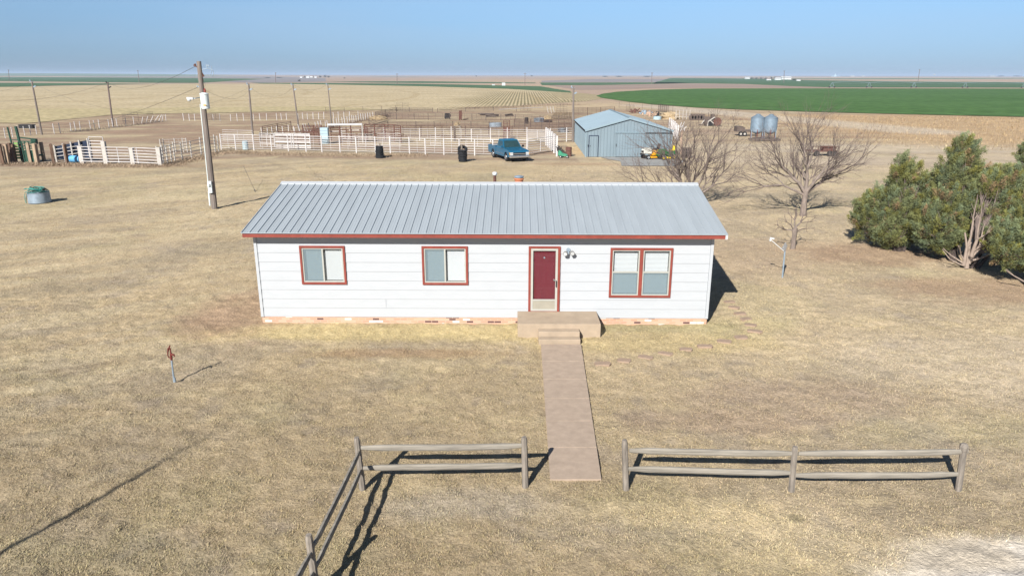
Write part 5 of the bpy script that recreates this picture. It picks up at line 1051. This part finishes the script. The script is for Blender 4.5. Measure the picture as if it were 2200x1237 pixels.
b=MB(X); b.box(2.56,2.78,-.96,.96,.38,.535); b.build('bumper','chrome',tk,bevel=.03); b=MB(X); b.box(2.45,2.6,-.85,.85,.22,.38); b.box(-2.6,2.4,-.5,.5,.3,.45); b.build('chassis','dark',tk)
b=MB(X); b.box(-2.92,-2.79,-.9,.9,.42,.55); b.build('bumper','chrome',tk)
for wx in (1.72,-1.5):
    for s in (-1,1):
        Wm=X@Matrix.Translation((wx,s*.84,.365))@Matrix.Rotation(R(90),4,'X'); b=MB(Wm); b.lathe(0,0,[(.22,-.12),(.33,-.125),(.362,-.09),(.365,0),(.362,.09),(.33,.125),(.22,.12)],26); wq=b.build('wheel','rubber',tk)
        b=MB(Wm); f=1 if s<0 else -1; b.lathe(0,0,[(.225,.10*f),(.20,.135*f),(.17,.10*f),(.07,.12*f),(.06,.15*f),(.01,.155*f)],20,caps=False)
        for k in range(5): a_=2*PI*k/5; b.beam((.05*math.cos(a_),.05*math.sin(a_),.125*f),(.2*math.cos(a_),.2*math.sin(a_),.125*f),.06,.03)
        b.build('rim','chrome',wq)
# ================================================================ mowers
def mower(px,hd,hood,body,deck,seat,label,wheelc,grillec='dark',s=1.0):
    q=G(*px); o=thing('riding_mower',q,label,'riding mower'); X=Matrix.Translation(q)@Matrix.Rotation(hd,4,'Z')@Matrix.Diagonal((s,s,s,1))
    b=MB(X); sidebody(b,[(.15,.45),(.15,.92),(.45,.97),(.80,.90),(.92,.78),(.95,.50)],.26,.20,.45,.97); h=b.build('hood',hood,o,bevel=.03)
    b=MB(X); b.box(.945,.955,-.17,.17,.55,.74); b.build('grille',grillec,h)
    b=MB(X); b.box(.88,1.02,-.27,.27,.36,.5); b.build('bumper',grillec if hood=='cream' else hood,o)
    b=MB(X); sidebody(b,[(-.75,.42),(-.78,.72),(-.62,.80),(-.2,.72),(-.12,.38),(.15,.34),(.15,.44),(-.05,.48)],.36,.34,.4,.8); b.build('fender',body,o,bevel=.02)
    b=MB(X); b.prism([(-.28,-.55),(.32,-.55),(.36,-.3),(.36,.3),(.32,.5),(-.28,.5)],'z',.12,.26); b.build('mower_deck',deck,o,bevel=.02)
    b=MB(X); b.box(-.6,-.2,-.2,.2,.78,.88); b.beam((-.6,0,.85),(-.72,0,1.25),.4,.09); b.build('seat',seat,o,bevel=.03)
    b=MB(X); b.tube([(.2,0,.9),(.0,0,1.08)],.02,6); st=Matrix.Translation((0,0,0)); b.tube([(.0+.17*math.cos(t)*.5,.17*math.sin(t),1.08+.17*math.cos(t)*.8) for t in [2*PI*k/14 for k in range(15)]],.016,5); b.build('steering_wheel','dark',o)
    for wx,wr,ww in ((.62,.19,.08),(-.45,.26,.12)):
        for sgn in (-1,1):
            Wm=X@Matrix.Translation((wx,sgn*.40,wr))@Matrix.Rotation(R(90),4,'X'); b=MB(Wm); b.lathe(0,0,[(wr*.5,-ww),(wr*.9,-ww),(wr,-ww*.5),(wr,ww*.5),(wr*.9,ww),(wr*.5,ww)],18); wq=b.build('wheel','rubber',o)
            f=1 if sgn<0 else -1; b=MB(Wm); b.lathe(0,0,[(wr*.55,ww*.9*f),(wr*.45,ww*1.12*f),(.02,ww*.9*f)],14,caps=False); b.build('rim',wheelc,wq)
mower((1400,341.5),R(203),'cream','mower_orange','mower_orange','dark','riding mower with cream hood and golden yellow body on the concrete','farm_white',s=1.08)
mower((1433,342.5),R(198),'mower_green','mower_green','mower_yellow','mower_yellow','green riding mower with yellow seat and deck, half behind the bare tree','mower_yellow',s=1.0)
q=G(1209,339); o=thing('trimmer_mower',q,'small green walk behind trimmer by the white wing fence','lawn mower'); X=Matrix.Translation(q)@Matrix.Rotation(R(-8),4,'Z')
b=MB(X); b.box(-.35,.5,-.22,.22,.16,.26); b.prism([(-.42,.22),(-.45,.62),(-.3,.70),(.02,.42),(.38,.34),(.42,.24)],'y',-.16,.16); b.build('housing','mower_green',o,bevel=.02); o.children[0].data.materials[0]=mat('trimmer_green',(.04,.22,.13),rough=.5)
b=MB(X); b.tube([(-.38,-.18,.5),(-.60,-.2,1.0),(-.52,-.2,1.1)],.02,6); b.tube([(-.38,.18,.5),(-.60,.2,1.0),(-.52,.2,1.1)],.02,6); b.tube([(-.6,-.2,1.0),(-.6,.2,1.0)],.02,6); b.tube([(-.3,0,.62),(-.12,.1,1.0)],.03,6); b.box(-.55,-.4,-.1,.1,.62,.95); b.build('handle','dark',o)
for wx in (-.2,.42):
    for s in (-.25,.25): b=MB(X@Matrix.Translation((wx,s,.12))@Matrix.Rotation(R(90),4,'X')); b.lathe(0,0,[(.05,-.03),(.12,-.03),(.12,.03),(.05,.03)],14); wq=b.build('wheel','rubber',o); b=MB(X@Matrix.Translation((wx,s,.12))@Matrix.Rotation(R(90),4,'X')); b.lathe(0,0,[(.055,.025),(.05,.04),(.01,.04)],10); b.build('rim','farm_white',wq)
# ================================================================ bare trees
def tubes_np(name,segs,m,parent,n=5):
    A=np.array([[*s[0]] for s in segs]);B_=np.array([[*s[1]] for s in segs]); r0=np.array([s[2] for s in segs]); r1=np.array([s[3] for s in segs])
    d=B_-A; L=np.linalg.norm(d,axis=1,keepdims=True); d/=np.maximum(L,1e-6); ref=np.where(np.abs(d[:,2:3])<.9,np.array([[0,0,1.]]),np.array([[0,1.,0]])); a=np.cross(d,ref); a/=np.linalg.norm(a,axis=1,keepdims=True); b_=np.cross(d,a)
    V=[]
    for P,r in ((A,r0),(B_,r1)):
        for k in range(n): t=2*PI*k/n; V.append(P+(a*math.cos(t)+b_*math.sin(t))*r[:,None])
    V=np.stack(V,1).reshape(-1,3); base=np.arange(len(segs))*2*n; FI=[]
    for k in range(n): FI.append(np.stack((base+k,base+n+k,base+n+(k+1)%n,base+(k+1)%n),-1))
    root=parent
    while root.parent is not None: root=root.parent
    V=V-np.array(root.location); o=npmesh(name,V,np.concatenate(FI),M[m] if isinstance(m,str) else m); o.parent=parent; return o
def grow(p,d,L,r,depth,r_,segs,lim,spread=.42,upb=.12,bend=.10,zmax=None,wind=(0,0,0),kids=(2,3),taper=.72,forbid=None):
    """recursively grown bare limb"""
    n=max(2,int(L/.22)); q=Vector(p); dd=Vector(d).normalized(); rr0=r
    for i in range(n):
        rn=r*(1-(1-taper)*(i+1)/n); nd=(dd+Vector((r_.gauss(0,bend),r_.gauss(0,bend),r_.gauss(0,bend)+upb*.15))+Vector(wind)*.05).normalized(); e=q+nd*(L/n)
        segs.append((q.copy(),e.copy(),rr0,rn,depth)); rr0=rn; q=e; dd=nd
        if depth>=1 and i>0 and r_.random()<.58 and depth<lim:
            ax=dd.cross(Vector((r_.gauss(0,1),r_.gauss(0,1),r_.gauss(0,1)))).normalized(); sd=(dd+ax*r_.uniform(.5,1.0)).normalized()
            grow(q,sd,L*r_.uniform(.3,.55),rn*.5,depth+2,r_,segs,lim,spread,upb,bend*1.15,zmax,wind,kids,taper)
    if depth>=lim or r<.004: return
    k=r_.randint(*kids)
    for j in range(k):
        ax=dd.cross(Vector((r_.gauss(0,1),r_.gauss(0,1),r_.gauss(0,.6)))).normalized(); a=r_.uniform(.35,1.0)*spread*1.35
        sd=(dd*math.cos(a)+ax*math.sin(a)+Vector((0,0,upb))).normalized()
        grow(q,sd,L*r_.uniform(.66,.9),rn*r_.uniform(.62,.82),depth+1,r_,segs,lim,spread,upb,bend*1.05,zmax,wind,kids,taper)
def baretree(name,base,mains,trunk,label,lim,seed,fl=1.0,**kw):
    r_=random.Random(seed); o=thing(name,base,label,'tree'); segs=[]
    tr=[]; q=Vector(base)-Vector((0,0,.15))
    for e,r0,r1 in trunk: e=Vector(base)+Vector(e); tr.append((q,e,r0,r1,0)); q=e
    tips=[]
    for (st,d,L,r) in mains: grow(Vector(base)+Vector(st),d,L*fl,r*.85,1,r_,segs,lim,**kw)
    big=[s for s in segs if s[2]>.03]; small=[s for s in segs if s[2]<=.03]
    t=tubes_np('trunk',tr,'bark',o,9); tubes_np('limbs',big,'bark',o,6); tubes_np('crown',small,'twig',o,4); print(name,len(segs)); return o
b2=G(1724,463)
baretree('bare_tree',b2,[((.0,0,1.25),(-.55,.1,.8),1.0,.12),((.02,0,1.25),(-.1,.2,1.0),1.15,.125),((.05,0,1.3),(.42,-.1,.85),1.1,.13),((.05,0,1.2),(.8,.1,.62),1.2,.11),((-.02,0,1.1),(-.95,-.25,.48),1.15,.09),((.0,.05,1.3),(.15,.6,.85),1.0,.10),((0,0,1.2),(.5,.55,.6),1.0,.08),((0,0,1.15),(-.6,.5,.7),1.0,.08)],
  [((.02,0,.4),.19,.165),((.0,0,.8),.165,.155),((.03,0,1.3),.155,.14)],'large vase shaped leafless tree right of the house',8,31,fl=1.12,spread=.40,upb=.07,bend=.09)
b1=G(1484,438)
baretree('bare_tree',b1,[((-.15,0,.35),(-.8,0,.75),1.15,.13),((-.15,0,.35),(-.5,0,.9),1.1,.12),((-.1,0,.35),(-.2,.2,1.0),1.05,.12),((.1,0,.35),(.35,.05,.9),1.15,.13),((.12,0,.3),(.72,.1,.65),1.1,.10),((-.18,0,.25),(-1.0,-.1,.5),1.15,.11),((0,.1,.3),(.1,.6,.8),1.0,.09),((.1,0,.3),(.55,-.4,.65),.9,.07)],
  [((.0,0,.2),.24,.22),((.0,0,.4),.22,.15)],'leafless multi stemmed tree rising behind the house roof',8,77,fl=1.22,spread=.42,upb=.06,bend=.10)
b3=G(1703,533)
baretree('stump_tree',b3,[((0,0,.75),(-.7,.2,.3),.4,.045),((.02,0,.8),(.5,.2,.7),.45,.05),((.0,0,.85),(.1,.3,.9),.42,.045),((-.03,0,.8),(-.3,.1,.9),.32,.035),((.05,0,.7),(.8,.3,.35),.4,.035)],
  [((.0,0,.3),.12,.11),((.01,0,.6),.11,.10),((.0,0,.9),.11,.12)],'short pruned tree with a stubby trunk beside the dish mast',4,5,spread=.6,upb=.05,bend=.2)
# ================================================================ junipers
fol=colmat('juniper_foliage',.85)
def juniper(base,lobes,label,seed,dead=None,plumes=300,leaves=210,wind=(.35,.15,.55)):
    r=np.random.default_rng(seed); o=thing('juniper',base,label,'tree'); base=Vector(base); rr_=random.Random(seed)
    tot=sum(l[3]*l[4]*l[5] for l in lobes)**1; LP=[];LC=[];
    tb=[]; 
    for (cx,cy,cz,rx,ry,rz) in lobes:
        n=int(1.75*plumes*(rx*ry*rz)**(2/3)/sum((l[3]*l[4]*l[5])**(2/3) for l in lobes))
        for k in range(n):
            d=r.normal(size=3); d[2]=d[2]*.9; d/=np.linalg.norm(d); rad=r.uniform(.45,.92)**.6
            c=np.array((cx+d[0]*rx*rad,cy+d[1]*ry*rad,max(.12,cz+d[2]*rz*rad)))
            ax=d*.55+np.array(wind)+r.normal(size=3)*.22; ax/=np.linalg.norm(ax); Ln=r.uniform(.24,.58); W=r.uniform(.075,.145)
            t=r.uniform(0,1,leaves)**.8; u=r.normal(size=(leaves,3))*W*(1.0-.75*t)[:,None]; pos=c+ax*(t[:,None]-.25)*Ln+u
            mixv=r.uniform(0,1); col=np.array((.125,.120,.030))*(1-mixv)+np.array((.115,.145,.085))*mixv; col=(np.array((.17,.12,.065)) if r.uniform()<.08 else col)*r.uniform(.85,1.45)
            LP.append((pos,np.repeat(ax[None],leaves,0)+r.normal(size=(leaves,3))*.45)); LC.append(np.repeat(col[None],leaves,0)*(.62+.6*t[:,None])*r.uniform(.8,1.3,(leaves,1)))  # plume bases painted darker to deepen their shade, young tips lighter
            if k%4==0: tb.append((c*.98,np.array((cx*.35,cy*.35,max(.3,cz*.45)))))
    P_=np.concatenate([a for a,_ in LP]); D=np.concatenate([a for _,a in LP]); D/=np.linalg.norm(D,axis=1,keepdims=True); Cc=np.concatenate(LC); n=len(P_)
    s=np.cross(D,r.normal(size=(n,3))); s/=np.linalg.norm(s,axis=1,keepdims=True); L=r.uniform(.035,.075,n)[:,None]; W=r.uniform(.007,.012,n)[:,None]
    V=np.stack((P_-s*W,P_+s*W,P_+D*L+s*W*.4,P_+D*L-s*W*.4),1).reshape(-1,3); FI=np.arange(n*4).reshape(-1,4)
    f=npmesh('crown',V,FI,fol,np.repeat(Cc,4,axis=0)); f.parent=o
    segs=[]
    for tip,root in tb: 
        a=Vector(root)+base; e=Vector(tip)+base; mid=a.lerp(e,.5)+Vector((rr_.uniform(-.1,.1),rr_.uniform(-.1,.1),.1)); segs+= [(a,mid,.045,.03,1),(mid,e,.03,.012,1)]
        z0=base+Vector((root[0]*.4,root[1]*.4,-.1)); segs.append((z0,a,.09,.05,1))
    tubes_np('trunk',segs,'twig',o,6)
    if dead:
        sg=[]
        for st,d,L,r0,lim_ in dead: grow(base+Vector(st),d,L,r0,2,rr_,sg,lim_,spread=.28,upb=.14,bend=.05,kids=(1,2),taper=.7)
        tubes_np('dead_branches',sg,'dead_wood',o,7)
    return o
def J(px): return G(*px)
j1=J((1935,540)); juniper(j1,[(0,.9,1.5,1.55,1.5,1.35),(-.7,1.3,1.3,1.0,1.2,1.1),(.4,.8,2.6,.95,1.0,1.1),(.05,.9,3.3,.5,.6,.75),(.9,.4,1.3,1.1,1.1,1.15),(-.3,.2,.9,1.1,.8,.75)],'leftmost dense green juniper, rounded and windswept',1,plumes=620)
j2=J((2050,562)); juniper(j2,[(.1,.9,2.0,1.25,1.2,1.5),(-.6,.4,1.35,1.0,1.0,1.1),(.2,1.1,3.4,.85,.85,1.0),(.3,1.2,4.3,.5,.5,.75),(.8,1.3,2.9,.9,.9,1.0)],'tallest juniper, pointed, just left of the bare juniper trunk',2,plumes=560)
j3=J((2076,576)); juniper(j3,[(1.15,1.2,2.3,1.1,.9,1.3),(1.5,.3,1.3,.95,.75,.75),(2.3,.9,1.9,1.1,1.0,1.2),(1.8,1.3,3.1,.8,.8,.8),(2.9,.3,1.6,.8,.8,.9)],'juniper with a bare pale forked trunk on its left side',3,plumes=560,
  dead=[((0,0,0),(.02,.02,1),1.0,.10,5),((.06,0,.2),(.08,.0,1),1.0,.085,5),((-.12,0,.1),(-.1,.0,1),.75,.08,3),((.1,0,.35),(.45,0,.85),.62,.06,4),((.12,-.02,.5),(.6,0,.7),.5,.06,3),((-.15,0,.2),(-.75,.1,.45),.6,.04,3),((-.15,-.05,.12),(-1,-.1,.28),.7,.035,3),((.0,0,.1),(-.6,-.1,.8),.6,.04,3),((.1,-.05,.3),(.9,-.1,.35),.5,.05,3)])
j4=J((2215,612)); juniper(j4,[(.0,.6,1.7,1.1,1.0,1.3),(-.7,.3,1.4,.8,.8,.9),(.9,1.0,2.4,1.2,1.0,1.4)],'juniper at the right edge with pale broken lower branches',4,plumes=420,dead=[((-.6,-.4,.25),(-.9,-.1,.5),.5,.035,3),((-.5,-.5,.3),(.7,-.3,-.1),.5,.04,2),((-.5,-.3,.9),(-.1,-.2,1),.6,.025,3)])
j5=J((2212,520)); juniper(j5,[(.35,1.0,2.2,1.1,1.0,1.3),(.45,1.2,3.8,.75,.8,1.0),(.6,1.2,4.7,.55,.55,.8)],'tall juniper top cut off by the right edge',5,plumes=380)
# out of frame neighbour whose shadow reaches the lower right corner of the row
# ================================================================ far things
def dpole(px,tp,lab):
    b_=G(*px); t_=Z(tp[0],tp[1],b_.y); o=thing('distant_pole',b_,lab,'utility pole','distant power poles across the fields'); sc_=b_.y*.00042; b=MB(); b.tube([b_,t_],[sc_,sc_*.8],5); b.build('pole','pole_dark',o); b=MB(); b.beam(t_+Vector((-1.1,0,-.6)),t_+Vector((1.1,0,-.6)),sc_*.7,sc_*.7); b.build('crossarm','pole_dark',o)
for px,tp,lab in (((20,174),(18,150),'distant pole nearest the left edge of the fields'),((299,178),(296,151),'distant pole between the two left yard poles'),((592,178),(592,156),'distant pole left of the far farmstead'),((853,181),(853,158),'distant pole right of the far farmstead'),((1128,184),(1128,157),'distant pole beside the small white far tank'),((1400,181),(1401,156),'distant pole left of the far white buildings'),((1684,178),(1685,152),'distant pole at the far white buildings'),((1972,176),(1976,149),'distant pole toward the right over the sprinkler')): dpole(px,tp,lab)
def fbuild(x,y,wpx,hpx,lab,m='farm_white',roofm='farm_white',name='farm_building'):
    q=G(x,y); k=q.y/1592.; w_=wpx*k; h=hpx*k; o=thing(name,q,lab,'farm building'); b=MB(Matrix.Translation(q)); b.box(-w_/2,w_/2,0,w_*.6,-.5,h*.7); b.build('wall',m,o)
    b=MB(Matrix.Translation(q)); b.prism([(-w_*.05,h*.68),(w_*.3,h),(w_*.65,h*.68)],'x',-w_*.53,w_*.53); b.build('roof',roofm,o)
fbuild(1672,172.5,13,5,'far white farmhouse at the left of the white buildings'); fbuild(1690,171.5,20,6.5,'far long white shed, widest of the white farm buildings'); fbuild(1652,173,9,4,'small far white building left of the farmhouse',roofm='far_roof'); fbuild(1716,174.5,8,3,'little far white building right of the long shed')
fbuild(1082,184.5,7,6,'small white square building by the far pole'); fbuild(1060,184,6,2.5,'tiny white trailer left of the small square building'); fbuild(1606,170,10,4,'far pale building left of the dark windbreak')
fbuild(661,168,7,4,'far white barn in the left farmstead'); fbuild(668,167,8,4,'far white house in the left farmstead',roofm='far_roof'); fbuild(678,168,5,3,'small far white shed in the left farmstead'); fbuild(647,168,5,3,'far pale shed at the left end of the left farmstead')
fbuild(2133,164.9,12,2.4,'far white building near the right edge of the horizon'); fbuild(1832,164.9,8,2.2,'far white elevator shed on the horizon'); fbuild(1855,164.9,5,2.0,'tiny far white shed right of the horizon elevator'); fbuild(1812,165,25,1.6,'long low far white sheds on the horizon',roofm='light_blue')
# water tower
q=G(2007,164.6); k=q.y/1592.; o=thing('water_tower',q,'pale far water tower bulb on the right horizon','water tower'); b=MB(Matrix.Translation(q)); b.lathe(0,0,[(.7*k,0),(.5*k,2.2*k)],8); b.build('stem','light_blue',o); b=MB(Matrix.Translation(q)); b.lathe(0,0,[(.5*k,2*k),(2.6*k,3*k),(2.7*k,4*k),(.3*k,5.2*k)],12); b.build('tank','farm_white',o)
q=G(1794,165); k=q.y/1592.; b=MB(Matrix.Translation(q)); b.lathe(0,0,[(3.5*k,0),(2.2*k,3*k),(.8*k,5*k),(.2*k,6.5*k)],10); b.box(-9*k,9*k,-k,k,0,1.4*k); o=b.build('grain_pile_tent','light_blue'); tag(o,'very faint pale peaked structure on the right horizon','silo')
def ftree(x,y,wpx,hpx,lab,seed):
    q=G(x,y); k=q.y/1592.; r=np.random.default_rng(seed); o=thing('distant_tree',q,lab,'tree'); b=MB(Matrix.Translation(q)); b.tube([(0,0,-.5),(0,0,hpx*k*.6)],[.25*k,.15*k],5); b.build('trunk','bark',o)
    n=int(260*max(.4,wpx/6)); P_=r.normal(size=(n,3))*.42; P_[:,2]=np.clip(P_[:,2],-.95,.95); P_*=np.array((wpx*k/2,wpx*k/3,hpx*k*.45)); P_[:,2]+=hpx*k*.52; a=r.normal(size=(n,3)); a/=np.linalg.norm(a,axis=1,keepdims=True); c=np.cross(a,r.normal(size=(n,3))); c/=np.linalg.norm(c,axis=1,keepdims=True); s=.28*k
    V=np.stack((P_-a*s,P_+c*s,P_+a*s,P_-c*s),1).reshape(-1,3); f=npmesh('crown',V,np.arange(n*4).reshape(-1,4),M['far_tree']); f.parent=o
for k_,(x,y,w_,h,lab) in enumerate(((699,167.5,9,6,'dark far evergreen at the right of the left farmstead'),(706,167.5,7,5,'dark far evergreen just beyond the first one'),(688,167.5,6,5,'far bare tree beside the left farmstead barn'),(655,168.5,4,5,'far tree behind the left farmstead house'),(643,176,8,5,'lone grey far tree below the left farmstead'),(1657,171.5,7,6,'far tree left of the white farmhouse'),(1664,171,6,6,'far tree behind the white farmhouse'),(1679,171,7,6,'far tree between the white farm buildings'),(1706,173.5,10,4,'dark far tree right of the long white shed'),(1615,170,9,3,'first clump of the dark windbreak'),(1625,170,9,3,'second clump of the dark windbreak'),(1635,170,9,3,'third clump of the dark windbreak'),(1645,170.4,9,3,'last clump of the dark windbreak before the farmhouse'),(1142,165.5,5,4,'small tree on the horizon above the far pole'),(1023,165.5,4,3,'tiny tree on the horizon left of centre'),(1300,166,14,2.5,'low tree line on the horizon, left part'),(1330,166,16,2.5,'low tree line on the horizon, middle part'),(1390,166,20,2.5,'low tree line on the horizon, right part'),(2150,165,14,2.5,'dark tree row right of the far right building'),(2185,165,18,2.6,'dark tree row at the right edge of the horizon'),(740,169,5,2,'small dark bush right of the left farmstead'),(600,168,14,2,'low dark hedge left of the left farmstead'),(575,168.2,14,1.6,'faint low hedge further left of the farmstead'))): ftree(x,y,w_,h,lab,k_)
# centre pivot sprinkler
tw=[(1787,189),(1867,189),(1963,189),(2073,189.3),(2200,189.6),(2350,190)]; o=thing('pivot_sprinkler',G(*tw[0]),'long wheeled sprinkler line standing along the green field','irrigation'); pts=[]
for k,p in enumerate(tw):
    q=G(*p); pts.append(q); b=MB(); s=.9
    for dx in (-1.4,1.4): b.tube([q+Vector((dx,0,.4)),q+Vector((dx*.1,0,3.1))],.10,5)
    b.beam(q+Vector((-1.5,0,.5)),q+Vector((1.5,0,.5)),.12,.12); b.build('tower','steel_galv',o)
    for dx in (-1.5,1.5): b=MB(Matrix.Translation(q+Vector((dx,0,.5)))@Matrix.Rotation(R(90),4,'X')); b.lathe(0,0,[(.2,-.15),(.5,-.15),(.5,.15),(.2,.15)],10); b.build('wheel','rubber_old',o)
b=MB()
for a,c in zip(pts,pts[1:]):
    n=8; b.tube([a.lerp(c,i/n)+Vector((0,0,3.1+.5*math.sin(PI*i/n))) for i in range(n+1)],.07,5,caps=False); b.tube([a.lerp(c,i/n)+Vector((0,0,3.0-.5*math.sin(PI*i/n))) for i in range(n+1)],.025,4,caps=False)
b.build('span_pipe','steel_galv',o)
# ================================================================ haze
b=MB(); b.box(-26000,26000,-500,40000,-1.2,30); hz=b.build('haze','dark',loc=(0,0,0)); tag(hz,kind='stuff')
m=bpy.data.materials.new('haze_air'); m.use_nodes=True; n=m.node_tree.nodes; n.clear(); pv=n.new('ShaderNodeVolumePrincipled'); pv.inputs['Color'].default_value=(.62,.78,1,1); pv.inputs['Density'].default_value=1.7e-4; pv.inputs['Anisotropy'].default_value=0.0
om=n.new('ShaderNodeOutputMaterial'); m.node_tree.links.new(pv.outputs[0],om.inputs['Volume']); hz.data.materials[0]=m
